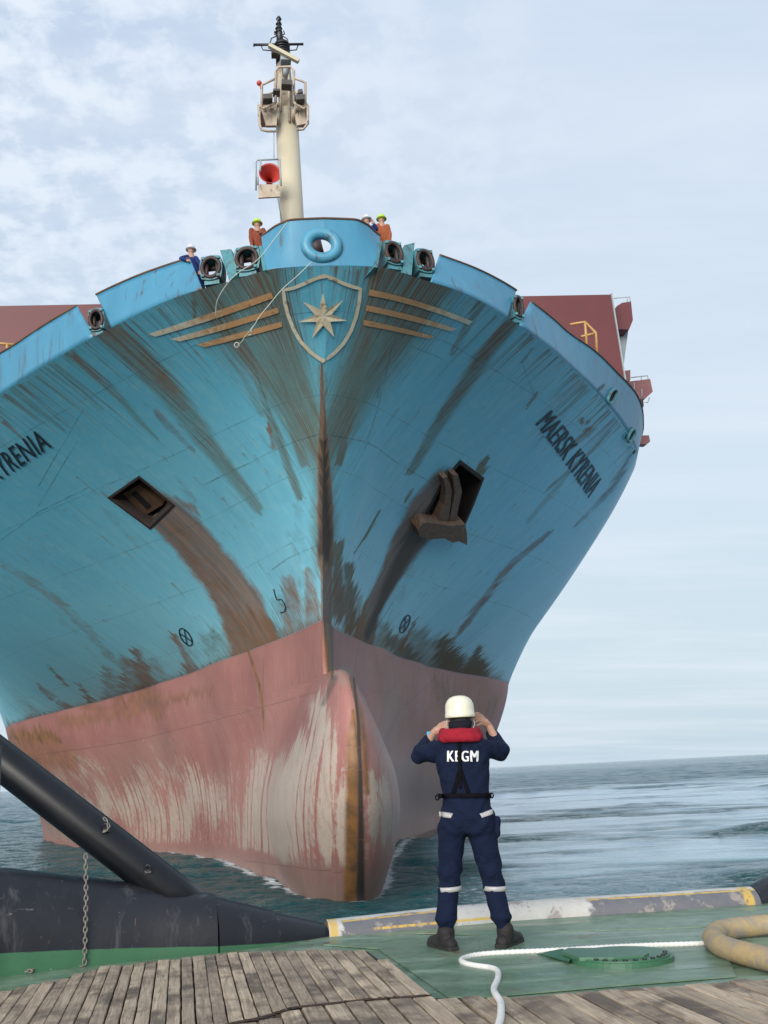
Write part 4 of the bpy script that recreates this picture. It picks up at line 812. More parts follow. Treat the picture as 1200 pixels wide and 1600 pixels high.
    def spr(name, poly, s, depth, mat, par=SHIP):
        mb = MB(); mb.prism([sp(x, y, s) for x, y in poly], (0, depth, 0)); return mb.build(name, mat, par)
    a_ = spr('lashing_bracket', [(964, 478), (972, 473), (986, 471), (989, 500), (983, 515), (965, 514), (962, 500)], 56, 2.2, mMaroon)
    mb = MB(); mb.tube([sp(958, 466, 57), sp(984, 464, 57), sp(985, 473, 57)], .03, 6); mb.tube([sp(980, 471, 57), sp(980, 465, 57)], .025, 6); mb.build('hand_rail', mGreySt, a_)
    spr('stanchion', [(969, 514), (982, 514), (974, 575), (966, 572)], 57, 1.0, mGreySt)
    spr('lashing_bracket', [(971, 580), (985, 578), (985, 594), (975, 597)], 58, 2.0, mMaroon2)
    b_ = spr('lashing_bracket', [(965, 598), (1016, 592), (1020, 612), (1008, 623), (970, 625)], 60, 2.5, mMaroon2)
    mb = MB(); mb.tube([sp(986, 590, 61), sp(1012, 587, 61), sp(1013, 594, 61)], .03, 6); mb.tube([sp(1002, 587, 61), sp(1002, 596, 61)], .025, 6); mb.build('hand_rail', mGreySt, b_); mb = MB(); mb.tube([sp(991, 598, 59.9), sp(990, 625, 59.9)], .03, 6); mb.build('pipe', mGreySt, b_); mb = MB(); mb.tube([sp(1003, 608, 59.9), sp(1003, 628, 59.9), sp(1012, 629, 59.9), sp(1015, 621, 59.9)], .03, 6); mb.build('pipe', mGreySt, b_)
    spr('lashing_bracket', [(970, 627), (1005, 626), (1006, 635), (1001, 641), (970, 643)], 62, 2, mMaroon2); spr('lashing_bracket', [(975, 643), (1001, 643), (1001, 651), (975, 652)], 63, 1.5, mMaroon2); spr('lashing_bracket', [(970, 681), (1014, 680), (1016, 690), (1011, 694), (970, 693)], 66, .5, mMaroon2)
    for ps in ([[(891, 507), (914, 503), (931, 520), (933, 551)], [(908, 526), (930, 521)], [(914, 503), (917, 540)]], [[(-60, 535), (0, 537), (31, 539)], [(11, 539), (13, 556)], [(-20, 552), (6, 554)]]):
        mb = MB()
        for l in ps: mb.tube([sp(x, y, 48) for x, y in l], .055, 6)
        mb.build('yellow_railing', mYellow, SHIP)
    # foremast
    s0 = 40.0; top = sp(447.5, 176, s0); bot = sp(456.5, 347, s0); base = bot + (bot - top).normalized() * 6.4
    mb = MB(); mb.tube([base, bot, top], [.40, .40, .385], 32); mast = mb.build('foremast', mCream, SHIP)
    mb = MB(); mb.tube([top, sp(443, 100, s0)], [.26, .24], 20); mb.tube([sp(430, 130, s0 - .5), sp(430, 180, s0 - .5)], .05, 8); mb.tube([sp(438, 175, s0 - .6), sp(440, 105, s0 - .6)], .04, 8); mb.tube([sp(452, 190, s0 - .6), sp(451, 110, s0 - .5)], .04, 8); mb.build('topmast', mCreamR, mast)
    mb = MB()
    for poly in ([(405, 163), (432, 158), (434, 172), (432, 196), (416, 196), (411, 176)], [(481, 163), (460, 160), (460, 176), (464, 196), (478, 193), (479, 176)]): mb.prism([sp(x, y, s0 - .8) for x, y in poly], (0, .12, 0))
    c0 = sp(407, 180, s0 + 1); c1 = sp(479, 180, s0 + 1); mb.box((c0 + c1) / 2, ((c1 - c0).length, 1.3, .08))
    for x in (412, 424, 462, 472): mb.tube([sp(x, 170, s0 - .9), sp(x + (6 if x < 440 else -6), 192, s0 - .1)], .06, 6)
    mb.tube([sp(434, 172, s0 - .9), sp(434, 196, s0 - .5)], .07, 6); mb.tube([sp(459, 172, s0 - .9), sp(459, 190, s0 - .5)], .07, 6)
    mb.build('platform', mCreamR, mast)
    mb = MB()
    for l in ([(404, 164), (406, 196), (409, 203), (418, 205), (431, 205)], [(481, 165), (481, 193), (474, 202), (464, 203)], [(409, 168), (409, 133), (430, 123)], [(477, 168), (477, 129), (460, 122)], [(431, 160), (431, 112), (435, 105), (454, 104), (459, 110), (459, 160)], [(405, 165), (412, 170), (431, 160)], [(481, 165), (474, 170), (459, 160)], [(409, 150), (431, 143)], [(459, 143), (477, 150)]):
        mb.tube([sp(x, y, s0 - 1.3) for x, y in l], .045, 6)
    mb.build('railing', mCreamR, mast)
    for x, y, w_, h_ in ((418, 155, 16, 9), (468, 156, 14, 10), (448, 133, 18, 9), (469, 147, 8, 7), (432, 145, 12, 4)):
        mb = MB(); mb.box(sp(x, y, s0 - 1.4), (w_ * .0196, .35, h_ * .021), Matrix.Rotation(random.uniform(-.2, .2), 3, 'Y'), .02); mb.build('floodlight', mLamp, mast)
    mb = MB(); mb.ball(sp(405, 130, s0 - 1.3), .09); mb.tube([sp(406, 133, s0 - 1.3), sp(409, 140, s0 - 1.3)], .03, 6); mb.build('side_lamp', mRed, mast)
    mb = MB(); A_, B_ = sp(420, 71, s0 - 1.2), sp(467, 96, s0 - 1.2); mb.box((A_ + B_) / 2, ((B_ - A_).length, .16, .13), Vector(B_ - A_).to_track_quat('X', 'Z').to_matrix(), .02); mb.build('radar_scanner', mCream, mast)
    mb = MB(); mb.box(sp(446, 95, s0 - .8), (.36, .5, .28), None, .03); mb.tube([sp(446, 105, s0 - .7), sp(446, 120, s0 - .5)], .09, 10); mb.build('radar_motor', mGreySt, mast)
    mb = MB(); mb.tube([sp(443, 101, s0), sp(440, 68, s0)], [.26, .24], 16)
    for y in (72, 76, 80, 84): mb.torus(sp(440.5, y, s0), .26, .03, (0, 0, 1), 16, 5)
    mb.tube([sp(438, 68, s0), sp(436.5, 50, s0), sp(435.5, 26, s0)], [.14, .10, .05], 10); mb.tube([sp(396, 70, s0), sp(474, 69, s0)], .045, 8); mb.box(sp(430, 83, s0 - .5), (.26, .3, .22))
    for l in ([(421, 70), (424, 60), (431, 57), (443, 57), (449, 61), (451, 70)], [(396, 70), (397, 73)], [(408, 71), (411, 78), (424, 79)], [(466, 70), (463, 78), (452, 79)], [(429, 49), (429, 54), (436, 56)], [(443, 48), (445, 53), (437, 56)]): mb.tube([sp(x, y, s0) for x, y in l], .022, 5)
    for y, r in ((27, .10), (35, .11), (42, .13), (48, .14)): mb.tube([sp(435.6, y, s0), sp(435.6, y + 3, s0)], [r * .6, r], 12)
    mb.build('mast_head', mBlack, mast)
    for y in (31, 38): mb = MB(); mb.tube([sp(435.6, y - 1, s0), sp(435.6, y + 3, s0)], .06, 10); mb.build('masthead_lamp', mGreySt, mast)
    # horn on its little platform
    c = sp(422, 270, s0 - 1.6); mb = MB(); rr = .36; N = 28
    prof = [(0, rr), (.02, rr * 1.02), (.05, rr * .97), (.18, rr * .7), (.4, rr * .38), (.75, rr * .22)]; vs = []; fs = []
    for dy, r in prof + [(.75, rr * .18), (.42, rr * .30), (.2, rr * .6), (.06, rr * .88)]: vs += [c + Vector((math.cos(2 * math.pi * i / N) * r, dy, math.sin(2 * math.pi * i / N) * r)) for i in range(N)]
    m = len(prof) + 4
    for k in range(m):
        for i in range(N): fs.append([k * N + i, ((k + 1) % m) * N + i, ((k + 1) % m) * N + (i + 1) % N, k * N + (i + 1) % N])
    mb.add(vs, fs, True); mb.tube([c + Vector((0, .7, 0)), c + Vector((0, 1.3, 0))], rr * .3, 12); hn = mb.build('horn', mRed, mast)
    # platform under the horn
    mb = MB(); mb.prism([sp(x, y, s0 - 1.9) for x, y in ((404, 288), (438, 288), (438, 307), (404, 309))], (0, .07, 0)); mb.build('horn_platform', mCreamR, mast)
    mb = MB()
    for l in ([(400, 297), (400, 253), (403, 250), (435, 249)], [(403, 289), (403, 278), (401, 274)], [(437, 249), (439, 290)], [(407, 250), (407, 268)]): mb.tube([sp(x, y, s0 - 1.7) for x, y in l], .03, 6)
    mb.build('horn_railing', mGreySt, mast); mb = MB(); mb.tube([sp(428, 205, s0 - .4), sp(428, 250, s0 - .4)], .014, 5); mb.build('cable', mGreySt, mast); mb = MB(); mb.tube([sp(434, 309, s0 - .6), sp(441, 350, s0 - .6)], .02, 5); mb.build('cable', mGreySt, mast)
    # tall winch part glimpsed through the bow chock
    mb = MB(); mb.tube([sp(492, 376, 33.0), sp(497, 396, 33.0)], .17, 10); mb.build('warping_drum', mDark, SHIP)

# ================================================================== THE TUG
E1 = Vector((-0.20, 0.98, 0)).normalized(); E2 = Vector((E1.y, -E1.x, 0))          # planks run along E1
def deck_green():
    M = Mat('worn green deck paint'); o = M.obj(); n = M.noise(o, 1.1, 7, .6, .4); n2 = M.noise(o, 7, 7, .7, .5); n3 = M.noise(M.map(o, (.5, 2.2, 1)), 1.7, 5, .6, .6)
    c = M.mix(M.ramp(n, [(.35, 0.), (.65, 1.)]), (0.100, 0.175, 0.110), (0.205, 0.280, 0.200))
    c = M.mix(M.math('MULTIPLY', M.ramp(n2, [(.4, 0.), (.7, 1.)]), .6), c, (0.045, 0.095, 0.060))
    c = M.mix(M.ramp(n3, [(.54, 0.), (.66, .6)]), c, (0.27, 0.36, 0.29))
    c = M.mix(M.ramp(M.noise(o, 2.3, 9, .75, .2), [(.60, 0.), (.66, .85)]), c, (0.15, 0.065, 0.040))
    c = M.mix(M.ramp(M.noise(o, 23, 4, .7), [(.68, 0.), (.72, .8)]), c, (0.02, 0.03, 0.025))
    M.set(c, M.ramp(n3, [(.35, .22), (.7, .60)])); M.bump(M.math('ADD', n2, M.math('MULTIPLY', n, .6)), .25, .012); return M.m
def black_hull():
    M = Mat('black tug paint'); o = M.obj(); n = M.noise(o, 1.3, 6, .6, .3); n2 = M.noise(o, 9, 6, .7)
    z = M.sep(o)[2]; n5 = M.noise(M.map(o, (2.5, 2.5, .35)), 2.2, 9, .75, .2); c = M.mix(n, (0.006, 0.007, 0.010), (0.016, 0.018, 0.025))
    c = M.mix(M.ramp(n2, [(.70, 0.), (.73, .8)]), c, (.4, .42, .43)); c = M.mix(M.ramp(M.noise(M.map(o, (1, 1, .3)), 5, 6, .7), [(.6, 0.), (.8, .3)]), c, (.05, .055, .065))
    c = M.mix(M.ramp(n5, [(.56, 0.), (.68, .55)]), c, (.085, .085, .09)); c = M.mix(M.ramp(M.noise(M.map(o, (1.2, 1.2, 6)), 4, 8, .8, .3), [(.63, 0.), (.66, .5)]), c, (.20, .20, .20)); c = M.mix(M.ramp(M.noise(M.map(o, (1, 1, .25)), 14, 4, .7), [(.70, 0.), (.73, .7)]), c, (.16, .08, .045))
    e = M.math('ADD', z, M.math('MULTIPLY', n2, .012)); g = M.ramp(M.math('ADD', M.math('SUBTRACT', M.math('SUBTRACT', e, DECK), .16), M.math('ADD', M.math('MULTIPLY', M.math('ADD', M.sep(o)[0], 3.4), .075), .5)), [(.500, 1.), (.507, 0.)])
    c = M.mix(g, c, M.mix(n2, (0.045, 0.14, 0.07), (0.03, 0.09, 0.05)))
    M.set(c, M.math('ADD', .26, M.math('MULTIPLY', n2, .25)), None, .38); M.bump(M.math('ADD', n2, M.math('MULTIPLY', n, 1.5)), .12, .02); return M.m
def rail_mat():
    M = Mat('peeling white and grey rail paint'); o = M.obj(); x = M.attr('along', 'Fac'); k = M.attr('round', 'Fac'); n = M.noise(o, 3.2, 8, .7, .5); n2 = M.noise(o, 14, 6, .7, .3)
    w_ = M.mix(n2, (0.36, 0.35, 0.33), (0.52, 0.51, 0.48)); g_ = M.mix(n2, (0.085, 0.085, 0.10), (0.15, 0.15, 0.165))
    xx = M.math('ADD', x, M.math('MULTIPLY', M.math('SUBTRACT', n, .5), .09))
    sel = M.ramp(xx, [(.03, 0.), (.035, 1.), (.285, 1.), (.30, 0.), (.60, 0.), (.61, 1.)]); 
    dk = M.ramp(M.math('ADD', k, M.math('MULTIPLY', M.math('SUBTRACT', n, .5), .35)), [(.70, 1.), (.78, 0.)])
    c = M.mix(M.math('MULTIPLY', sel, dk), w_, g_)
    c = M.mix(M.ramp(M.noise(o, 5.5, 9, .75, .3), [(.575, 0.), (.60, .9)]), c, M.mix(n2, (.14, .13, .14), (.36, .31, .27)))
    y1 = M.math('MULTIPLY', M.ramp(k, [(.62, 0.), (.63, 1.), (.71, 1.), (.72, 0.)]), sel)
    y2 = M.math('MULTIPLY', M.ramp(k, [(.12, 0.), (.13, 1.), (.22, 1.), (.23, 0.)]), M.ramp(x, [(.10, 0.), (.11, 1.), (.40, 1.), (.41, 0.)]))
    y3 = M.ramp(x, [(.003, 0.), (.004, 1.), (.022, 1.), (.023, 0.), (.962, 0.), (.963, 1.), (.985, 1.), (.986, 0.)])
    y = M.math('MULTIPLY', M.math('MAXIMUM', M.math('MAXIMUM', y1, y2), y3), M.ramp(n2, [(.26, 0.2), (.36, 1.)]), True)
    c = M.mix(M.math('MULTIPLY', y, M.ramp(M.noise(o, 16, 6, .75), [(.38, .15), (.5, .95)])), c, (0.50, 0.33, 0.07)); c = M.mix(M.ramp(M.noise(o, 5, 8, .75), [(.66, 0.), (.69, .8)]), c, (.14, .06, .03))
    M.set(c, .48); M.bump(n2, .2, .008); return M.m
def wood():
    M = Mat('weathered deck planks'); g = M.attr('grain', 'Vector'); pid = M.attr('plank', 'Fac'); sx = M.sep(g)
    n = M.noise(M.map(g, (26, 1.6, 1)), 1, 8, .7, .25); n2 = M.noise(M.map(g, (80, 3.2, 1)), 1, 5, .7); st = M.noise(g, 1.9, 7, .65, .4)
    kn = M.noise(M.map(g, (9, 2.2, 1)), 1.0, 2, .5, 2.2)
    c = M.mix(M.ramp(n, [(.3, 0.), (.7, 1.)]), (0.30, 0.215, 0.145), (0.66, 0.53, 0.38))
    c = M.mix(M.math('MULTIPLY', M.ramp(n2, [(.45, 0.), (.7, 1.)]), .55), c, (0.085, 0.065, 0.052))
    c = M.mix(M.math('MULTIPLY', M.ramp(kn, [(.60, 0.), (.68, 1.)]), .45), c, (.17, .105, .065))
    c = M.mix(M.math('MULTIPLY', pid, .5), c, (0.125, 0.098, 0.078)); c = M.mix(M.ramp(st, [(.46, 0.), (.62, .82)]), c, (0.070, 0.052, 0.040))
    c = M.mix(M.ramp(M.noise(g, 3.3, 7, .7, .3), [(.66, 0.), (.74, .5)]), c, (.30, .18, .11))
    M.set(c, .82); M.bump(M.math('ADD', n, n2), .8, .010); return M.m
mGreen, mTug, mRail, mWood = deck_green(), black_hull(), rail_mat(), wood()
mChain = worn('dull chain steel', (.22, .20, .18), (.12, .11, .10), rust=.3, rough=.5, scale=20)
mGreenP = worn('green hatch paint', (.050, .155, .085), (.035, .11, .06), rust=.16, rough=.38, scale=5)

def line_interp(pts, t):
    pts = np.array(pts, float); c = np.r_[0, np.cumsum(np.hypot(*np.diff(pts[:, :2], axis=0).T))]; c /= c[-1]
    return np.stack([np.interp(t, c, pts[:, i]) for i in range(pts.shape[1])], -1)
def make_tug():
    T = empty('tug_boat', (0.5, 6.0, 0.0)); tag(T, 'tug after deck with green steel, plank sheathing and black rounded bulwark', 'boat'); inv = T.matrix_world.inverted() if False else Matrix.Translation((-0.5, -6.0, 0.0))
    loc_ = lambda P: [tuple(Vector(p) - Vector((0.5, 6.0, 0.0))) for p in P]
    # outline of the deck: base line of bulwark and rail
    base = [(-2600, 2300), (-900, 1750), (-420, 1600), (-160, 1556), (0, 1527), (130, 1511), (230, 1500), (345, 1489), (440, 1476), (515, 1463), (690, 1449), (800, 1439), (1000, 1426), (1190, 1412), (1400, 1400), (1800, 1390)]
    bw = [on_z(x, y) for x, y in base[2:]]
    out = [p + E1 * .25 for p in bw]; L0 = out[0]; poly = [L0 + Vector((-4, -5, 0)), L0 + Vector((-2.2, -1.5, 0))] + out + [out[-1] + Vector((2.5, -1.5, 0)), out[-1] + Vector((3.5, -6, 0)), Vector((6, -14, DECK)), Vector((-7, -14, DECK))]
    poly = [Vector((p.x, p.y, DECK)) for p in poly]
    n = len(poly); vs = poly + [Vector((p.x * .97, p.y * .97 - .1, -0.9)) for p in poly]
    mesh('deck_plate', loc_(vs), [list(range(n))[::-1]] + [[i, (i + 1) % n, n + (i + 1) % n, n + i] for i in range(n)], [mGreen, mTug], T, midx=[0] + [1] * n)
    # doubler plates welded on the deck, weld beads
    for pl in ([(505, 1478), (760, 1462), (1120, 1452), (1150, 1528), (960, 1543), (740, 1562), (700, 1560), (590, 1484)], [(650, 1460), (1180, 1428), (1230, 1446), (760, 1462)]):
        p = [on_z(x, y) + Vector((0, 0, .004)) for x, y in pl]; mb = MB(); mb.prism([tuple(q) for q in loc_(p)][::-1] if False else loc_(p), (0, 0, .008)); mb.build('deck_doubler', mGreen, T)
    mb = MB(); A_ = [on_z(842, 1536), on_z(1150, 1512)]; mb.tube(loc_([p + Vector((0, 0, .006)) for p in A_]), .008, 6); mb.build('weld_bead', mGreen, T)
    # rounded low rail of the gate section
    t = np.linspace(0, 1, 160); bl = line_interp([(515, 1464), (690, 1449), (800, 1439), (1000, 1426), (1190, 1413)], t); tl = line_interp([(513, 1437), (700, 1416), (860, 1404), (1000, 1396), (1160, 1386)], t)
    P = []; K = 20
    for (bx, by), (tx, ty) in zip(bl, tl):
        b = on_z(bx, by); o_ = b + E1 * .17; top = on_plane(tx, ty, o_, E1); h = max(top.z - DECK, .06); d = .17; row = []
        for k in range(K):
            th = math.pi * 1.35 * k / (K - 1); row.append(b + E1 * (d * (1 - math.cos(th))) + Vector((0, 0, h * (math.sin(th) if th < math.pi / 2 else math.sin(th) * 1.0))))
            if th > math.pi / 2: row[-1].z = DECK + h - (h + .0) * (1 - math.sin(th)) * 1.0
        row.append(row[-1] - Vector((0, 0, 1.2))); P.append(loc_(row))
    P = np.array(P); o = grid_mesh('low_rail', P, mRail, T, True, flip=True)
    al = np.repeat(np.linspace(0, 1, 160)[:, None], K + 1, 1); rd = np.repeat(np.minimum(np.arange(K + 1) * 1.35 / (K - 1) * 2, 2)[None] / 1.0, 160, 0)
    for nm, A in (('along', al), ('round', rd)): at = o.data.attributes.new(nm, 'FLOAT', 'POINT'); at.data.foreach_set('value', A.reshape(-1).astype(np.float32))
    # high rounded bulwark, left, and its twin rising on the right
    def bulwark(bl, tl, name, n=120):
        t = np.linspace(0, 1, n); B = line_interp(bl, t); Tt = line_interp(tl, t); P = []
        for i, ((bx, by), (tx, ty)) in enumerate(zip(B, Tt)):
            b = on_z(bx, by); j = min(i + 1, n - 1); dr = (on_z(*B[j]) - on_z(*B[max(j - 2, 0)])).normalized(); nv = Vector((-dr.y, dr.x, 0)); nv = nv if nv.y > 0 else -nv
            d = .17; top = on_plane(tx, ty, b + nv * .3, nv); h = top.z - DECK; d = .14 + .34 * h; top = on_plane(tx, ty, b + nv * d, nv); h = top.z - DECK; row = []
            for k in range(22):
                th = math.pi * .5 * k / 15; c_, s_ = math.cos(th), math.sin(th)
                row.append(b + nv * (d * (1 - (abs(c_) ** .8) * (1 if c_ > 0 else -1))) + Vector((0, 0, h * (abs(s_) ** .85))))
            row.append(row[-1] - Vector((0, 0, 1.5))); P.append(loc_(row))
        o = grid_mesh(name, np.array(P), mTug, T, True, flip=True); 
        for r_, fl_ in ((P[0], 1), (P[-1], -1)): mb = MB(); mb.add([Vector(v) + Vector((.002 * fl_, 0, 0)) for v in r_], [list(range(len(r_)))[::fl_]]); mb.build('end_plate', mTug, o)
        return o
    qL = on_z(-420, 1600); ex = []
    for dx, dy in ((-3.2, -4.2), (-1.9, -1.7)):
        q_ = qL + Vector((dx, dy, 0)); ex.append((tuple(proj(q_)), tuple(proj(q_ + Vector((-.35, .25, .72))))))
    bulwark([ex[1][0], (-420, 1600), (-160, 1556), (0, 1527), (130, 1511), (230, 1500), (341, 1489.5)], [ex[1][1], (-420, 1340), (-160, 1342), (0, 1352), (130, 1367), (230, 1380), (337, 1395)], 'bulwark')
    bulwark([(344, 1489), (440, 1476), (515, 1463)], [(340, 1395.5), (430, 1417), (513, 1437)], 'bulwark')
    bulwark([(1190, 1412), (1300, 1404), (1600, 1395), (1950, 1392)], [(1165, 1386), (1200, 1366), (1420, 1290), (1830, 1262)], 'bulwark')
    for x0, y0, x1, y1 in ((118, 1366, 118, 1500), (233, 1400, 236, 1495)):
        pass
    # strut
    A_ = on_plane(268, 1393, on_z(270, 1495) + Vector((-.05, .22, 0)), Vector((0, 1, 0))); B_ = on_plane(-140, 1078, on_z(270, 1495) + Vector((-.3, .10, 0)), Vector((0, 1, 0)))
    dirv = (A_ - B_).normalized(); mb = MB(); mb.tube(loc_([B_ - dirv * 7.0, B_, A_, A_ + dirv * .30 + Vector((0, .12, -.03))]), .152, 40); st = mb.build('gantry_strut', worn('black strut paint', (.0045, .005, .008), (.009, .010, .014), spec=.35, rough=.34, scale=3, bump=.05), T)
    ey = [(231, 1356), (166, 1291)]
    for x, y in ey:
        p = on_plane(x, y, on_z(270, 1495) + Vector((-.1, .03, 0)), Vector((0, 1, 0))); mb = MB(); mb.torus(loc_([p])[0], .022, .007, (0, 1, .3), 14, 6); mb.box(loc_([p + Vector((0, .02, -.03))])[0], (.05, .03, .02)); mb.build('pad_eye', mTug, st)
    p = on_plane(209, 1402, on_z(209, 1500) + Vector((0, .1, 0)), Vector((0, 1, 0))); mb = MB(); mb.ball(loc_([p])[0], .022); mb.build('bolt', mTug, T)
    # dark post at the left edge of the picture
    mb = MB(); q0, q1 = on_plane(0, 1165, (0, 5.6, 0), Vector((0, 1, 0))), on_plane(0, 1610, (0, 5.6, 0), Vector((0, 1, 0))); mb.tube(loc_([Vector((q0.x, 5.6, DECK)), q0]), .011, 10); mb.build('flag_post', mTug, T)
    # round hatch: flat bolted ring and the raised half lid
    hc_ = on_z(972, 1503) + Vector((0, 0, .012)); R0 = (on_z(1053, 1502) - on_z(890, 1502)).length / 2
    def disc(c, R, h, a0=0, a1=360, n=48): return [c + Vector((math.cos(R_(a0 + (a1 - a0) * i / n)) * R, math.sin(R_(a0 + (a1 - a0) * i / n)) * R * .92, h)) for i in range(n if a1 - a0 == 360 else n + 1)]
    mb = MB(); mb.prism(loc_(disc(hc_, R0, 0)), (0, 0, .030)); mb.prism(loc_(disc(hc_ + Vector((0, 0, .030)), R0 * .93, 0)), (0, 0, .010)); hb = mb.build('deck_hatch', mGreenP, T)
    lid = [(878, 1486), (888, 1481), (950, 1481), (1000, 1485), (1014, 1489), (1006, 1493), (960, 1496), (905, 1496), (893, 1492)]
    p = [on_z(x, y, DECK + .065) for x, y in lid]; mb = MB(); mb.prism(loc_(p), (0, 0, -.022)); mb.build('hatch_lid', mGreenP, hb).parent = T
    wd = [on_z(831, 1491), on_z(880, 1484), on_z(893, 1497), on_z(889, 1507)]; wt = [on_z(842, 1490, DECK + .02), on_z(879, 1482, DECK + .045), on_z(895, 1493, DECK + .045), on_z(889, 1503, DECK + .035)]
    mb = MB(); mb.add(loc_(wd + wt), [[0, 3, 2, 1], [4, 5, 6, 7], [0, 1, 5, 4], [1, 2, 6, 5], [2, 3, 7, 6], [3, 0, 4, 7]]); mb.build('hatch_wedge', mGreenP, T)
    for i in range(14):
        a = R_(180 + 13 * i + 6); p = hc_ + Vector((math.cos(a) * R0 * .84, math.sin(a) * R0 * .78, .040)); mb = MB(); mb.tube(loc_([p, p + Vector((0, 0, .008))]), .016, 8); mb.build('bolt', mBlack, hb).parent = T
    # plank sheathing
    def planks(name, region, width, gap, zt, y_lo, y_hi, x_lo, x_hi, seed, rag=0.0, skip=()):
        r = np.random.default_rng(seed); MBs = []; O = Vector((0, 0, 0)); vs = []; fs = []; grain = []; pl = []; dark = []
        c = x_lo; i = 0
        while c < x_hi:
            wd_ = width * r.uniform(.93, 1.06); c1 = c + wd_ - gap * r.uniform(.6, 1.7)
            # clip the strip centre line against the region polygon
            m = (c + c1) / 2; ts = []; n_ = len(region)
            for k in range(n_):
                a, b = region[k], region[(k + 1) % n_]; xa, xb = a.dot(E2), b.dot(E2)
                if (xa - m) * (xb - m) < 0: f = (m - xa) / (xb - xa); ts.append(a.dot(E1) * (1 - f) + b.dot(E1) * f)
            ts.sort()
            if len(ts) >= 2 and i not in skip:
                t0, t1 = ts[0] + r.uniform(-rag, rag * .3), ts[-1] + r.uniform(-.01, .014); dz = r.uniform(-.004, .004); n = max(2, int((t1 - t0) / .12)); pid = r.uniform(0, 1); off = r.uniform(0, 50); bow = r.uniform(-.004, .004)
                ring = []
                for j in range(n + 1):
                    tt = t0 + (t1 - t0) * j / n; z = DECK + zt + dz + bow * math.sin(tt * 3); e0, e1 = c + r.normal() * .0012, c1 + r.normal() * .0012; b = .004
                    for x, zz in ((e0, DECK + .005), (e0, z - b), (e0 + b, z), (e1 - b, z), (e1, z - b), (e1, DECK + .005)):
                        vs.append(E2 * x + E1 * tt + Vector((0, 0, zz - DECK + DECK))); vs[-1].z = zz; grain.append((x + off, tt + off * 1.7, off)); pl.append(pid)
                    ring.append(len(vs) - 6)
                for j in range(n):
                    for q in range(5): fs.append([ring[j] + q, ring[j] + q + 1, ring[j + 1] + q + 1, ring[j + 1] + q])
                fs.append([ring[0] + q for q in range(6)][::-1]); fs.append([ring[-1] + q for q in range(6)])
            c += wd_; i += 1
        o = mesh(name, loc_(vs), fs, mWood, T); me = o.data
        at = me.attributes.new('grain', 'FLOAT_VECTOR', 'POINT'); at.data.foreach_set('vector', np.array(grain, np.float32).reshape(-1)); at = me.attributes.new('plank', 'FLOAT', 'POINT'); at.data.foreach_set('value', np.array(pl, np.float32)); return o
    ZT = .055; shade_poly = [on_z(x, y, DECK + .016) for x, y in [(-300, 1616), (0, 1553), (85, 1536), (150, 1516), (345, 1494), (480, 1488), (574, 1488), (672, 1561), (820, 1566), (960, 1553), (1200, 1536), (1500, 1518), (1600, 2300), (-400, 2300)]]; mb = MB(); mb.prism(loc_(shade_poly), (0, 0, .006)); mb.build('gap_shade_sheet', worn('painted gap shade', (.018, .015, .013), rough=.9, scale=5), T)  # dark sheet added below the planks, painting shade into their gaps
    reg = [on_z(x, y, DECK + ZT) for x, y in [(-300, 1612), (0, 1549), (85, 1532), (150, 1512), (345, 1490), (480, 1484), (578, 1484), (668, 1554), (560, 1560), (450, 1574), (400, 1592), (200, 1612), (-300, 1700)]]
    xs = [p.dot(E2) for p in reg]
    planks('plank_sheathing', reg, .082, .007, ZT, 0, 0, min(xs), max(xs), 3, .012)
    reg = [on_z(x, y, DECK + ZT) for x, y in [(-300, 1706), (200, 1617), (400, 1597), (452, 1579), (560, 1564), (668, 1557.5), (676, 1558), (820, 1559), (960, 1546), (1200, 1529), (1500, 1510), (1600, 2300), (-400, 2300)]]
    xs = [p.dot(E2) for p in reg]
    planks('plank_sheathing', reg, .125, .012, ZT, 0, 0, min(xs), max(xs), 5, .0)
    # dark splinters and a dark line along the break between the two areas of planking
    mb = MB(); r = np.random.default_rng(4)
    mb.tube(loc_([on_z(x, y, DECK + ZT - .003) for x, y in ((340, 1605), (362, 1600), (400, 1594), (425, 1586), (452, 1576), (500, 1570), (562, 1563), (610, 1560), (670, 1555))]), [.006, .010, .013, .009, .008, .007, .006, .006, .005], 6)
    for k in range(26):
        x = 360 + k * 12.2 + r.uniform(-4, 4); y = np.interp(x, [360, 400, 450, 560, 668], [1600, 1594, 1577, 1563, 1556]); p = on_z(x, y, DECK + ZT + .004); d = (E2 * r.uniform(.6, 1) + E1 * r.uniform(-.25, .25)) * r.uniform(.04, .16)
        mb.tube(loc_([p - d * .5, p + Vector((0, 0, r.uniform(0, .006))), p + d * .5]), [.002, r.uniform(.004, .009), .002], 5)
    mb.build('splintered_edge', worn('dark splinter wood', (.02, .014, .012), (.05, .03, .022), rough=.9, scale=9), T)
    return T, loc_
def chain_mesh(pts, L=.05, r=.0055):
    pts = [Vector(p) for p in pts]; d = [0]
    for a, b in zip(pts[:-1], pts[1:]): d.append(d[-1] + (b - a).length)
    n = int(d[-1] / (L * .72)); mb = MB()
    for i in range(n):
        s_ = (i + .5) * d[-1] / n; k = min(np.searchsorted(d, s_), len(pts) - 1); f = (s_ - d[k - 1]) / (d[k] - d[k - 1] + 1e-9); p = pts[k - 1].lerp(pts[k], f); t = (pts[k] - pts[k - 1]).normalized()
        u = t.orthogonal().normalized(); u = Matrix.Rotation(math.pi / 2 * (i % 2) + .4, 3, t) @ u; ring = []
        for j in range(12): a = 2 * math.pi * j / 12; ring.append(p + t * math.cos(a) * L * .5 + u * math.sin(a) * L * .27)
        mb.tube(ring, r, 5, closed=True)
    return mb
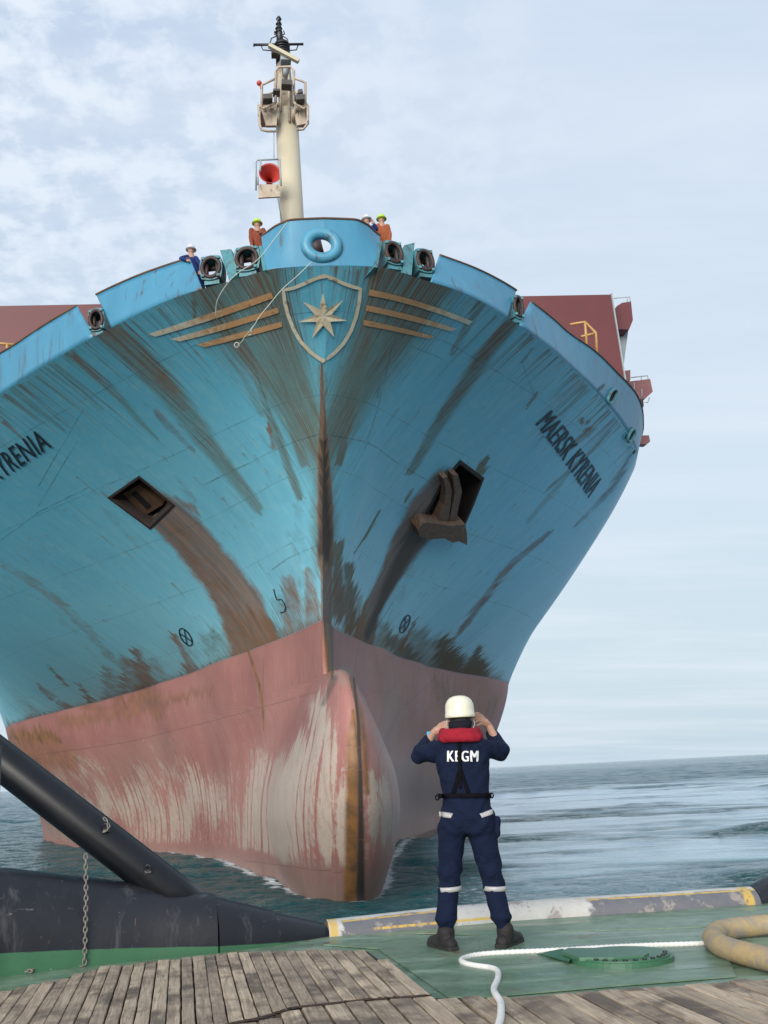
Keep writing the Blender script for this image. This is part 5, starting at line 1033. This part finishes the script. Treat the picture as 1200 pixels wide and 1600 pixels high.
def make_deck_gear():
    Pp = on_z(135, 1508) + Vector((0, -.10, 0)); n = Vector((0, 1, 0))
    top = on_plane(166, 1284, Pp + Vector((0, .42, 0)), n); pts = [on_plane(x, y, Pp + Vector((0, .30, 0)), n) for x, y in ((163, 1279), (170, 1290), (165, 1300), (164, 1282))]
    mb = chain_mesh([on_plane(134, 1335, Pp, n), on_plane(134.5, 1400, Pp, n), on_plane(133, 1470, Pp, n), on_plane(132, 1507, Pp, n) ]); o = mb.build('hanging_chain', mChain); tag(o, 'thin rusty chain hanging straight down in front of the black bulwark', 'chain')
    pts = [on_z(x, y, DECK + .012) for x, y in ((132, 1508), (120, 1509), (98, 1507), (80, 1514), (50, 1513), (25, 1519), (0, 1521), (-40, 1528))]
    mb = chain_mesh(pts, .045); pts2 = [on_z(x, y, DECK + .02) for x, y in ((118, 1506), (95, 1510), (72, 1511), (48, 1517), (20, 1517), (-30, 1526))]; m2 = chain_mesh(pts2, .045); mb.add(m2.v, m2.f, True)
    o = mb.build('deck_chain', mChain); tag(o, 'chain lying in a loose heap on the green deck below the bulwark', 'chain')
    mb = chain_mesh([on_plane(x, y, on_z(270, 1495) + Vector((-.1, .02, 0)), n) for x, y in ((162, 1278), (168, 1284), (170, 1292), (167, 1298), (161, 1300))], .035, .005); o = mb.build('shackle_chain', mChain); tag(o, 'short length of chain shackled on top of the black strut', 'chain')
    # white mooring rope, three strands, snaking aft from behind the hatch
    k = [(1118, 1472), (1101, 1474), (1020, 1477), (936, 1481), (870, 1485), (780, 1489), (745, 1492), (725, 1497), (719, 1501), (728, 1506), (750, 1510), (770, 1513), (779, 1519), (778, 1530), (771, 1545), (776, 1556), (783, 1568), (783, 1585), (779, 1602), (772, 1640), (765, 1720)]
    c = np.array(k, float); t = np.r_[0, np.cumsum(np.hypot(*np.diff(c, axis=0).T))]; tt = np.linspace(0, t[-1], 900); xs, ys = pchip(t, c[:, 0], tt), pchip(t, c[:, 1], tt)
    ker = np.ones(17) / 17; xs2 = np.convolve(np.pad(xs, 8, 'edge'), ker, 'valid'); ys2 = np.convolve(np.pad(ys, 8, 'edge'), ker, 'valid')
    pts = []
    for x, y in zip(xs2, ys2):
        z = .022 + (.057 if y > 1556 else .057 * max(0, (y - 1545) / 11)); pts.append(on_z(x, y, DECK + z))
    P = [pts[0]]
    for p in pts[1:]:
        if (p - P[-1]).length > .0075: P.append(p)
    mb = MB(); mb.tube(P, .0175, 18, twist=60, lobes=3, lobe_amp=.36)
    M = Mat('white braided rope'); nn = M.noise(M.obj(), 60, 4, .7); M.set(M.mix(M.ramp(M.noise(M.obj(), 4, 5, .6), [(.5, 0.), (.75, .6)]), M.mix(nn, (.74, .73, .70), (.52, .51, .48)), (.36, .35, .33)), .8); M.bump(nn, .5, .004)
    o = mb.build('mooring_rope', M.m); tag(o, 'white three-strand rope snaking across the green deck behind the worker', 'rope')
    # thick hawser eye at the right edge
    k = [(1420, 1436), (1300, 1441), (1200, 1445), (1150, 1450), (1122, 1456), (1114, 1465), (1122, 1475), (1150, 1486), (1180, 1494), (1230, 1505), (1320, 1520), (1450, 1540), (1620, 1560), (1850, 1570), (2100, 1560)]
    c = np.array(k, float); t = np.r_[0, np.cumsum(np.hypot(*np.diff(c, axis=0).T))]; tt = np.linspace(0, t[-1], 220); P = [on_z(x, y, DECK + .075) for x, y in zip(pchip(t, c[:, 0], tt), pchip(t, c[:, 1], tt))]
    M = Mat('dirty yellow hawser jacket'); nn = M.noise(M.obj(), 40, 5, .7); n3 = M.noise(M.obj(), 7, 6, .65, .4); M.set(M.mix(M.ramp(n3, [(.42, 0.), (.62, 1.)]), M.mix(nn, (.46, .34, .17), (.30, .21, .10)), (.24, .215, .18)), .75); M.bump(M.math('ADD', nn, n3), .6, .008)
    mb = MB(); mb.tube(P, .072, 28, twist=14, lobes=8, lobe_amp=.035); o = mb.build('hawser', M.m); tag(o, 'thick dirty yellow hawser bent into a loop on the green deck', 'rope')

# ================================================================== PEOPLE
def skin_mat():
    M = Mat('skin'); n = M.noise(M.obj(), 25, 4, .6); M.set(M.mix(n, (.42, .24, .17), (.33, .175, .12)), .5); M.b.inputs['Subsurface Weight'].default_value = .08; M.b.inputs['Subsurface Radius'].default_value = (.01, .004, .002); return M.m
def cloth(name, c, scale=1.0, cr=.5):
    M = Mat(name); o = M.obj(); n = M.noise(M.map(o, (1.0, 1.0, 1.6)), 7 * scale, 5, .55, 1.2); n2 = M.noise(o, 90 * scale, 3, .6)
    M.set(M.mix(n, c, tuple(x * .62 for x in c)), .88); M.b.inputs['Specular IOR Level'].default_value = .18; M.bump(M.math('ADD', M.math('MULTIPLY', n, 1.6), M.math('MULTIPLY', n2, .12)), cr, .03 / scale); return M.m
mSkin = skin_mat(); mNavy = cloth('navy coverall cloth', (.0050, .0105, .034)); mHelm = worn('off white helmet shell', (.74, .71, .58), (.64, .61, .47), rust=.02, rough=.35, scale=9, bump=.04)
mBoot = worn('dark work boot leather', (.016, .014, .015), (.030, .027, .026), spec=.2, rough=.6, scale=14, bump=.5); mSole = worn('black rubber sole', (.015, .015, .015), rough=.8, scale=20)
mCollar = cloth('red lifejacket cover', (.31, .014, .030)); mStrap = worn('black webbing', (.004, .004, .007), spec=.08, rough=.8, scale=30); mTape = worn('grey reflective tape', (.40, .39, .39), (.33, .32, .32), rough=.4, scale=20, bump=.05)
mHair = worn('black hair', (.012, .010, .010), rough=.6, scale=40, bump=.6)

def capsule(mb, a, b, ra, rb, fa=1.0):
    a, b = Vector(a), Vector(b); mb.tube([a, a.lerp(b, .33), a.lerp(b, .66), b], [ra, ra * .67 + rb * .33, ra * .33 + rb * .67, rb], 16); mb.ball(a, ra, n=8); mb.ball(b, rb, n=8)
def loft(mb, rings, n=28):
    vs = []; fs = []
    for c, rx, ry in rings:
        for k in range(n):
            t = 2 * math.pi * k / n; ex = .82; cx, sy = math.cos(t), math.sin(t)
            vs.append(Vector(c) + Vector((abs(cx) ** ex * math.copysign(rx, cx), abs(sy) ** ex * math.copysign(ry, sy), 0)))
    m = len(rings)
    for j in range(m - 1):
        for k in range(n): fs.append([j * n + k, j * n + (k + 1) % n, (j + 1) * n + (k + 1) % n, (j + 1) * n + k])
    fs += [list(range(n))[::-1], list(range((m - 1) * n, m * n))]; mb.add(vs, fs, True)
def fuse(mb, name, mat, parent, voxel=.012, smooth=6, org=None, ripple=0.0, seed=0):
    """voxel-fuse overlapping volumes into one continuous skin"""
    o = mb.build('raw', None, None, inv=Matrix.Translation(-Vector(org)) if org is not None else None)
    m = o.modifiers.new('r', 'REMESH'); m.mode = 'VOXEL'; m.voxel_size = voxel; m = o.modifiers.new('s', 'SMOOTH'); m.iterations = smooth; m.factor = .5
    dg = bpy.context.evaluated_depsgraph_get(); me = bpy.data.meshes.new_from_object(o.evaluated_get(dg)); old = o.data; bpy.data.objects.remove(o); bpy.data.meshes.remove(old)
    me.name = name; me.materials.clear(); me.materials.append(mat); me.polygons.foreach_set('use_smooth', np.ones(len(me.polygons), bool))
    if ripple:
        n = len(me.vertices); co = np.empty(n * 3, np.float32); me.vertices.foreach_get('co', co); no = np.empty(n * 3, np.float32); me.vertices.foreach_get('normal', no); co = co.reshape(-1, 3); no = no.reshape(-1, 3)
        x, y, z = co.T; f = np.sin(z * 46 + 3.1 * np.sin(x * 19 + seed) + 2.2 * np.sin(y * 21)) * .5 + np.sin(z * 27 + x * 38 + 2 * np.sin(z * 13)) * .5; g = .35 + .65 * (np.sin(z * 7.3 + seed) ** 2)
        co += no * (f * g * ripple)[:, None]; me.vertices.foreach_set('co', co.reshape(-1))
    me.update(); ob = bpy.data.objects.new(name, me); COL.objects.link(ob)
    if parent: ob.parent = parent
    return ob
def make_worker():
    Y0 = on_z(742, 1483).y; foot = on_z(742, 1483)
    W = empty('person', foot); tag(W, 'worker in navy coveralls and off-white helmet standing on the green deck, hands raised', 'person')
    def p(x, y, dy=0.0): return on_y(x, y, Y0 + dy)
    # clothed figure
    mb = MB()
    loft(mb, [(p(729, 1301), .150, .115), (p(730, 1288), .200, .138), (p(730, 1274), .205, .142), (p(729, 1256), .184, .130), (p(728, 1240), .176, .124), (p(726, 1222), .186, .128), (p(724, 1200), .200, .134), (p(722, 1182), .210, .132), (p(721, 1168), .190, .112), (p(720, 1158), .125, .09), (p(720, 1150), .075, .075)])
    for hip, kn_, ca, cu, an in (((706, 1296, .0), (702, 1382, .03), (699, 1412, .0), (697, 1436, -.02), (697, 1456, -.02)), ((752, 1296, .0), (771, 1380, .03), (777, 1410, .0), (783, 1432, -.02), (788, 1452, -.02))):
        capsule(mb, p(*hip), p(*kn_), .110, .082); capsule(mb, p(*kn_), p(*ca), .082, .078); capsule(mb, p(*ca), p(*cu), .078, .076); mb.ball(p(*cu), .084, (1, 1, .55)); capsule(mb, p(*cu), p(*an), .058, .052)
    mb.ball(p(712, 1285, -.05), .12, (1, .8, 1)); mb.ball(p(748, 1285, -.05), .12, (1, .8, 1))
    mb.ball(p(778, 1292, -.02), .035, (.7, 1, 2.2))
    for sh, el, cf in (((690, 1172, 0), (656, 1179, .14), (670, 1157, .30)), ((752, 1170, 0), (783, 1174, .14), (769, 1147, .30))):
        capsule(mb, p(*sh), p(*el), .084, .068); capsule(mb, p(*el), p(*cf), .070, .052)
    co = fuse(mb, 'coverall', mNavy, W, .010, 4, foot, .0095, 1.0)
    # body: head, neck, forearms and hands, one mesh
    mb = MB(); hd = p(719, 1122, .03)
    mb.ball(hd, .098, (.80, .98, 1.18)); mb.ball(hd + Vector((0, .05, -.06)), .06, (.9, 1, .9)); capsule(mb, p(719, 1128, .01), p(720, 1160, .0), .062, .066); mb.ball(hd + Vector((0, .10, -.03)), .017, (.8, 1.2, 1.3))
    for s_ in (-1, 1): mb.ball(hd + Vector((s_ * .080, -.0, -.028)), .026, (.35, .8, 1.25))
    mb.ball(p(720, 1175), .12, (1.2, .7, .8)); 
    def hand(wr, pm, tips, th, shd, el):
        capsule(mb, p(*shd), p(*el), .045, .042); capsule(mb, p(*el), p(*wr), .042, .027); w_, m = p(*wr), p(*pm)
        capsule(mb, w_, w_.lerp(m, .5), .027, .030)
        d = (m - w_); k0 = [w_ + d * 1.0 + Vector((0, -.006 * j, 0)) + Vector((0, 0, .024 - .016 * j)) for j in range(4)]
        for j in range(4): capsule(mb, w_.lerp(m, .35), k0[j], .021, .0125)
        for j in range(4):
            a = k0[j]; t = p(*tips[j]); mid = a.lerp(t, .5) + Vector((0, -.012, .010)); capsule(mb, a, mid, .0105, .0095); capsule(mb, mid, t, .0095, .0082)
        b0 = w_.lerp(m, .35) + Vector((0, 0, -.018)); t1, t2 = p(*th[0]), p(*th[1]); capsule(mb, b0, t1, .016, .012); capsule(mb, t1, t2, .012, .0095)
    hand((677, 1145, .30), (688, 1136, .27), [(702, 1128, .20), (703, 1132, .20), (702, 1136, .21), (699, 1139, .22)], [(693, 1142, .24), (700, 1143, .20)], (690, 1172, 0), (657, 1180, .16))
    hand((764, 1134, .28), (753, 1123, .24), [(741, 1115, .16), (740, 1119, .16), (740, 1124, .17), (742, 1129, .18)], [(752, 1131, .22), (745, 1134, .17)], (752, 1170, 0), (784, 1175, .16))
    fuse(mb, 'body', mSkin, W, .0058, 3, foot)
    o_ = lambda q: Vector(q) - foot
    mb = MB(); mb.ball(o_(hd + Vector((0, -.012, -.01))), .104, (.80, .98, 1.05)); hr = fuse(mb, 'hair', mHair, W, .01, 3); 
    # cut hair to the back of the head by pushing it inside elsewhere
    # helmet
    hc_ = o_(p(718.5, 1116, .02)); N = 40; vs = []; fs = []; prof = [(.134, -.030), (.139, -.022), (.139, .004), (.134, .008), (.134, .040), (.130, .075), (.115, .104), (.090, .126), (.055, .139), (.02, .143)]
    for r, z in prof:
        for k in range(N):
            t = 2 * math.pi * k / N; vs.append(hc_ + Vector((math.cos(t) * r * .84, math.sin(t) * r * (1.02 if math.sin(t) < 0 else 1.12), z)))
    for j in range(len(prof) - 1):
        for k in range(N): fs.append([j * N + k, j * N + (k + 1) % N, (j + 1) * N + (k + 1) % N, (j + 1) * N + k])
    fs.append([(len(prof) - 1) * N + k for k in range(N)]); mb = MB(); mb.add(vs, fs, True); h = mb.build('helmet', mHelm, W); md = h.modifiers.new('t', 'SOLIDIFY'); md.thickness = .004
    mb = MB(); mb.torus(hc_ + Vector((0, 0, -.004)), .136 * .84, .004, (0, 0, 1), 40, 6, sx=1.18, upv=(1, 0, 0)); mb.build('brim_edge', mHelm, h)
    for x in (-.04, .0, .04):
        mb = MB(); mb.ball(hc_ + Vector((x, -.105, .085)), .0045); mb.build('vent_hole', mStrap, h)
    # snood / neck cloth and helmet strap
    mb = MB(); loft(mb, [(o_(p(719, 1127, .02)), .093, .105), (o_(p(719, 1134, .02)), .092, .102), (o_(p(719, 1142, .01)), .080, .090)]); mb.build('neck_cloth', cloth('black neck cloth', (.012, .012, .02)), W)
    for s_, xs in ((-1, (699, 697, 702)), (1, (740, 742, 737))):
        mb = MB(); mb.tube([o_(p(xs[0], 1124, -.01)), o_(p(xs[1], 1132, .0)), o_(p(xs[2], 1142, -.03))], .004, 6); mb.build('chin_strap', mTape, W)
    # red lifejacket collar
    mb = MB(); pts = [(699, 1160, .16), (690, 1154, .10), (689, 1152, .02), (694, 1154, -.07), (706, 1153, -.115), (720, 1152, -.125), (734, 1153, -.115), (745, 1152, -.07), (749, 1150, .02), (748, 1152, .10), (740, 1160, .16)]
    P = [p(*q) for q in pts]
    for a, b in zip(P[:-1], P[1:]): capsule(mb, a, b, .036, .036)
    for a, b in zip(P[2:8], P[3:9]): capsule(mb, a * .0 + a.lerp(P[5], .12) + Vector((0, .015, .040)), b.lerp(P[5], .12) + Vector((0, .015, .040)), .034, .034)
    fuse(mb, 'lifejacket_collar', mCollar, W, .010, 5, foot, .002, 2.0)
    # surface finder on the coverall
    me = co.data; bvh = BVHTree.FromPolygons([tuple(v.co) for v in me.vertices], [tuple(f.vertices) for f in me.polygons])
    eye = Vector((0, 0, CAMZ)) - foot
    def hit(x, y, off=.004):
        d = Vector(ray(x, y)).normalized(); r = bvh.ray_cast(eye, d); 
        if r[0] is None: return o_(p(x, y, -.14))
        return r[0] + r[1] * off
    def patch(name, quad, mat, nx=10, ny=4, off=.005, par=W):
        q = np.array(quad, float); G = []
        for j in range(ny): G.append([hit(*((q[0] * (1 - i / (nx - 1)) + q[1] * i / (nx - 1)) * (1 - j / (ny - 1)) + (q[3] * (1 - i / (nx - 1)) + q[2] * i / (nx - 1)) * j / (ny - 1)), off) for i in range(nx)])
        o = grid_mesh(name, np.array([[tuple(v) for v in r] for r in G]), mat, par, True); md = o.modifiers.new('t', 'SOLIDIFY'); md.thickness = .002; md.offset = 0; return o
    patch('reflective_tape', [(686, 1268), (708, 1271.5), (704.5, 1278.5), (686.5, 1276)], mTape); patch('reflective_tape', [(749, 1271.5), (769, 1264.5), (770, 1272), (753, 1278.5)], mTape)
    patch('back_strap', [(714.5, 1158), (720.5, 1158), (722, 1232), (717, 1232)], mStrap, 4, 26, .010); patch('back_strap', [(717, 1195), (720, 1195), (735, 1240), (728, 1241)], mStrap, 4, 14, .008); patch('back_strap', [(718, 1195), (722, 1195), (712, 1241), (705, 1240)], mStrap, 4, 14, .008)
    patch('waist_belt', [(684, 1240), (768, 1239), (768.5, 1246.5), (684, 1247.5)], mStrap, 40, 4, .010)
    for x, y in ((683.5, 1246), (768, 1243)):
        mb = MB(); mb.torus(o_(p(x, y, -.02)), .014, .005, (0, 1, 0), 14, 6, sx=1.3, upv=(1, 0, 0)); mb.build('belt_buckle', mStrap, W)
    # knee bands, wrapped round the legs
    for (x0, x1, y, dy, th) in ((684.5, 720.5, 1388.5, .02, .03), (755.5, 791, 1387.5, .02, -.04)):
        c = o_(p((x0 + x1) / 2, y, dy)); r = (p(x1, y, dy) - p(x0, y, dy)).length / 2 * 1.03; vs = []; fs = []; N = 36
        for j, z in enumerate((-.017, 0, .017)):
            for k in range(N):
                t = 2 * math.pi * k / N; x = math.cos(t) * r * 1.0; vs.append(c + Vector((x, math.sin(t) * r * .98, z + x * th)))
        for j in range(2):
            for k in range(N): fs.append([j * N + k, j * N + (k + 1) % N, (j + 1) * N + (k + 1) % N, (j + 1) * N + k])
        mb = MB(); mb.add(vs, fs, True); o = mb.build('reflective_tape', mTape, W); md = o.modifiers.new('t', 'SOLIDIFY'); md.thickness = .003
    # the letters on the back
    V, F = text_mesh('KEGM', .0, 1.15); Wd, Hd = V.max(0); P = [tuple(hit(699 + (v[0] / Wd) * 46.5, 1190 - (v[1] / Hd) * 16.5 + 0 * v[0], .007)) for v in V] + [tuple(hit(700.3 + (v[0] / Wd) * 46.5, 1190 - (v[1] / Hd) * 16.5, .0085)) for v in V]; mesh('back_lettering', P, F + [[i + len(V) for i in f] for f in F], worn('white print', (.72, .72, .72), rough=.6, scale=20, bump=0), W)
    # watch
    c = o_(p(674, 1148, .30)); ax = (p(677, 1145, .30) - p(671, 1158, .30)); mb = MB(); mb.torus(c, .034, .009, ax, 24, 8); mb.box(c + Vector((-.022, -.026, .008)), (.03, .02, .034), None, .004); mb.build('wrist_watch', worn('blue watch strap', (.04, .32, .50), rough=.4, scale=20), W)
    # boots
    for an, toe, lab in (((697, 1456, -.02), (-.10, .20), 0), ((789, 1452, -.02), (.11, .19), 1)):
        A_ = p(*an); gx = Vector((A_.x, A_.y, DECK)); d = Vector((toe[0], toe[1], 0)).normalized(); heel = gx - d * .06 + Vector((0, 0, .05)); ball_ = gx + d * .15 + Vector((0, 0, .045)); tp = gx + d * .21 + Vector((0, 0, .04))
        mb = MB(); capsule(mb, A_ + Vector((0, 0, -.0)), gx + Vector((0, 0, .08)), .066, .062); capsule(mb, heel, ball_, .052, .056); capsule(mb, ball_, tp, .054, .046); capsule(mb, gx + Vector((0, 0, .10)), ball_ + Vector((0, 0, .01)), .055, .045)
        b = fuse(mb, 'boot', mBoot, W, .008, 3, foot, .0018, 3.0)
        s = Vector((-d.y, d.x, 0)); out = []
        for u, hw in ((-.115, .030), (-.10, .045), (-.03, .050), (.06, .048), (.15, .056), (.22, .050), (.255, .028)): out.append((u, hw))
        ol = [gx + d * u + s * hw for u, hw in out] + [gx + d * u - s * hw for u, hw in out[::-1]]; mb = MB(); mb.prism([o_(q) + Vector((0, 0, .014)) for q in ol][::-1], (0, 0, .026)); mb.build('sole', mSole, b)
        for i in range(5):
            q = gx + d * (.035 + .022 * i) + Vector((0, 0, .165 - .026 * i)); mb = MB(); mb.tube([o_(q - s * .032), o_(q + Vector((0, 0, .012)) + d * .01), o_(q + s * .032)], .004, 5); mb.build('lace', mStrap, b)
    return W
def make_crew(label, head, waist, suit, helm, arms, s, width=.42):
    """a deckhand seen above the rail: head and waist in pixels, arms as pixel polylines"""
    f = lambda x, y, ds=0.0: SHIP.matrix_world @ sp(x, y, s + ds)
    hd = f(*head); ws = f(*waist); up = (hd - ws).normalized(); sc = .145; foot = ws - Vector((0, 0, 1.0)); W = empty('person', foot); tag(W, label, 'person', 'deckhands looking over the bulwark')
    mb = MB(); mb.ball(hd, .105, (.82, .95, 1.15)); nk = hd - Vector((0, 0, .17)); sh = hd - Vector((0, 0, .26)); capsule(mb, hd, nk, .06, .06); capsule(mb, nk, ws, .10, .10)
    ends = []
    for a in arms:
        P = [f(*q) for q in a]; capsule(mb, P[0], P[1], .04, .04); capsule(mb, P[1], P[2], .04, .03); e = P[2]; dr = (P[2] - P[1]).normalized(); mb.ball(e + dr * .04, .045, (1, .7, 1.1))
        for j in range(4): capsule(mb, e + dr * .05 + Vector((.018 * (j - 1.5), 0, 0)), e + dr * .13 + Vector((.024 * (j - 1.5), 0, .01 * (j % 2))), .011, .009)
        capsule(mb, e + dr * .02, e + dr * .06 + Vector((.06, 0, 0)), .013, .01)
    fuse(mb, 'body', mSkin, W, .016, 2, foot)
    mb = MB(); m2 = sh.lerp(ws, .5); loft(mb, [(ws - Vector((0, 0, .12)), width * .42, .14), (ws, width * .40, .14), (m2, width * .46, .15), (sh - Vector((0, 0, .08)), width * .50, .14), (sh, width * .44, .11), (sh + Vector((0, 0, .06)), width * .2, .08)], 20)
    for sg in (-1, 1): capsule(mb, ws + Vector((sg * .1, 0, -.1)), ws + Vector((sg * .12, 0, -.92)), .10, .075)
    for a in arms:
        P = [f(*q) for q in a]; capsule(mb, P[0], P[1], .075, .062); capsule(mb, P[1], P[1].lerp(P[2], .85), .062, .048)
    fuse(mb, 'coverall', suit, W, .018, 4, foot, .004, 1.5)
    mb = MB(); c = hd - foot + Vector((0, 0, .035)); N = 24; prof = [(.165, -.012), (.168, .0), (.135, .012), (.130, .05), (.112, .088), (.07, .115), (.02, .124)]; vs = []; fs = []
    for r, z in prof:
        for k in range(N): t = 2 * math.pi * k / N; vs.append(c + Vector((math.cos(t) * r * .88, math.sin(t) * r * (1.12 if math.sin(t) < 0 else 1.0), z)))
    for j in range(len(prof) - 1):
        for k in range(N): fs.append([j * N + k, j * N + (k + 1) % N, (j + 1) * N + (k + 1) % N, (j + 1) * N + k])
    fs.append([(len(prof) - 1) * N + k for k in range(N)]); fs.append(list(range(N))[::-1]); mb.add(vs, fs, True); mb.build('helmet', helm, W)
    for sg in (-1, 1):
        mb = MB(); fp = ws - foot + Vector((sg * .12, -.04, -.97)); mb.ball(fp, .07, (.8, 1.7, .6)); mb.build('boot', mBoot, W)
    # the grating step each stands on, part of the ship
    st = SINV @ (foot - Vector((0, 0, .015))); mb = MB(); mb.box(st - Vector((0, 0, .04)), (.8, .7, .05)); 
    zb = loc([0, 30, 16])[2]
    for dx in (-.35, .35): mb.box(Vector((st.x + dx, st.y, (st.z + zb) / 2 - .03)), (.06, .5, max(.05, st.z - zb)))
    mb.build('step_platform', mMaroon2, SHIP)
def make_people():
    make_worker()
    mN = cloth('crew navy cloth', (.018, .035, .15)); mO = cloth('crew orange cloth', (.24, .062, .035)); mOr = cloth('crew bright orange cloth', (.34, .10, .045)); mW = worn('white helmet plastic', (.72, .72, .74), rough=.35, scale=6, bump=0); mG = worn('lime helmet plastic', (.50, .72, .06), rough=.35, scale=6, bump=0)
    make_crew('deckhand in blue coverall and white helmet leaning an arm on the bulwark end', (298.5, 392), (309, 424), mN, mW, [[(292, 402, -.3), (283, 404, -.5), (293, 407, -.9)], [(306, 404, -.2), (314, 415, -.4), (312, 424, -.5)]], 33.3, .46)
    make_crew('deckhand in rust-red coverall and lime helmet standing above the left pair of fairleads', (402, 351), (403, 382), mO, mG, [[(393, 360, 0), (392, 372, -.1), (394, 384, -.3)], [(411, 360, 0), (413, 370, -.2), (406, 364, -.5)]], 32.6, .44)
    make_crew('deckhand in a white helmet waving one hand above the bow crest', (573, 345), (579, 371), mN, mW, [[(582, 356, 0), (588, 358, -.1), (584, 350, -.2)], [(570, 357, 0), (567, 366, -.1), (570, 372, -.2)]], 32.2, .40)
    make_crew('deckhand in an orange coverall and lime helmet standing beside the waving man', (596, 344), (600, 376), mOr, mG, [[(591, 353, 0), (588, 365, -.1), (592, 376, -.2)], [(605, 354, 0), (609, 366, -.1), (609, 378, -.2)]], 32.8, .44)
    # heaving lines thrown down from the bow
    M = Mat('pale heaving line'); M.set((.40, .44, .38), .8); 
    def lift(pts, offs):
        out = []
        for (x, y), o_ in zip(pts, offs): out.append(sp(x, y, o_))
        return out
    def sm(pts, n=80):
        c = np.array([tuple(p) for p in pts]); t = np.r_[0, np.cumsum(np.linalg.norm(np.diff(c, axis=0), axis=1))]; tt = np.linspace(0, t[-1], n); return [tuple(SHIP.matrix_world @ Vector([pchip(t, c[:, i], [q])[0] for i in range(3)])) for q in tt]
    mb = MB(); mb.tube(sm(lift([(449, 347), (430, 372), (400, 408), (370, 428), (349, 452), (338, 476), (337, 494), (341, 503)], [29.6, 29.4, 29.2, 29.3, 29.6, 30.0, 30.3, 30.6])), .011, 5); o = mb.build('heaving_line', M.m); tag(o, 'thin pale line curving down from the top of the bow to the topmost stripe', 'rope')
    mb = MB(); mb.tube(sm(lift([(487, 409), (470, 426), (443, 450), (420, 477), (404, 497), (395, 512), (383, 526), (377, 535), (370, 541)], [29.5, 29.4, 29.4, 29.6, 29.8, 30, 30.4, 30.6, 30.9])), .011, 5)
    mb.tube(sm(lift([(397, 508), (392, 516), (394, 522), (388, 524)], [29.9, 29.8, 29.9, 30.1]), 20), .012, 5); mb.torus(SHIP.matrix_world @ sp(370, 539, 30.9), .06, .012, (0, 1, .2), 14, 5); o = mb.build('heaving_line', M.m); tag(o, 'pale line hanging from the bow chock and ending in a knotted loop', 'rope')

# ================================================================== BUILD
make_sea()
build_hull()
build_ship_fittings()
make_tug()
make_deck_gear()
make_people()
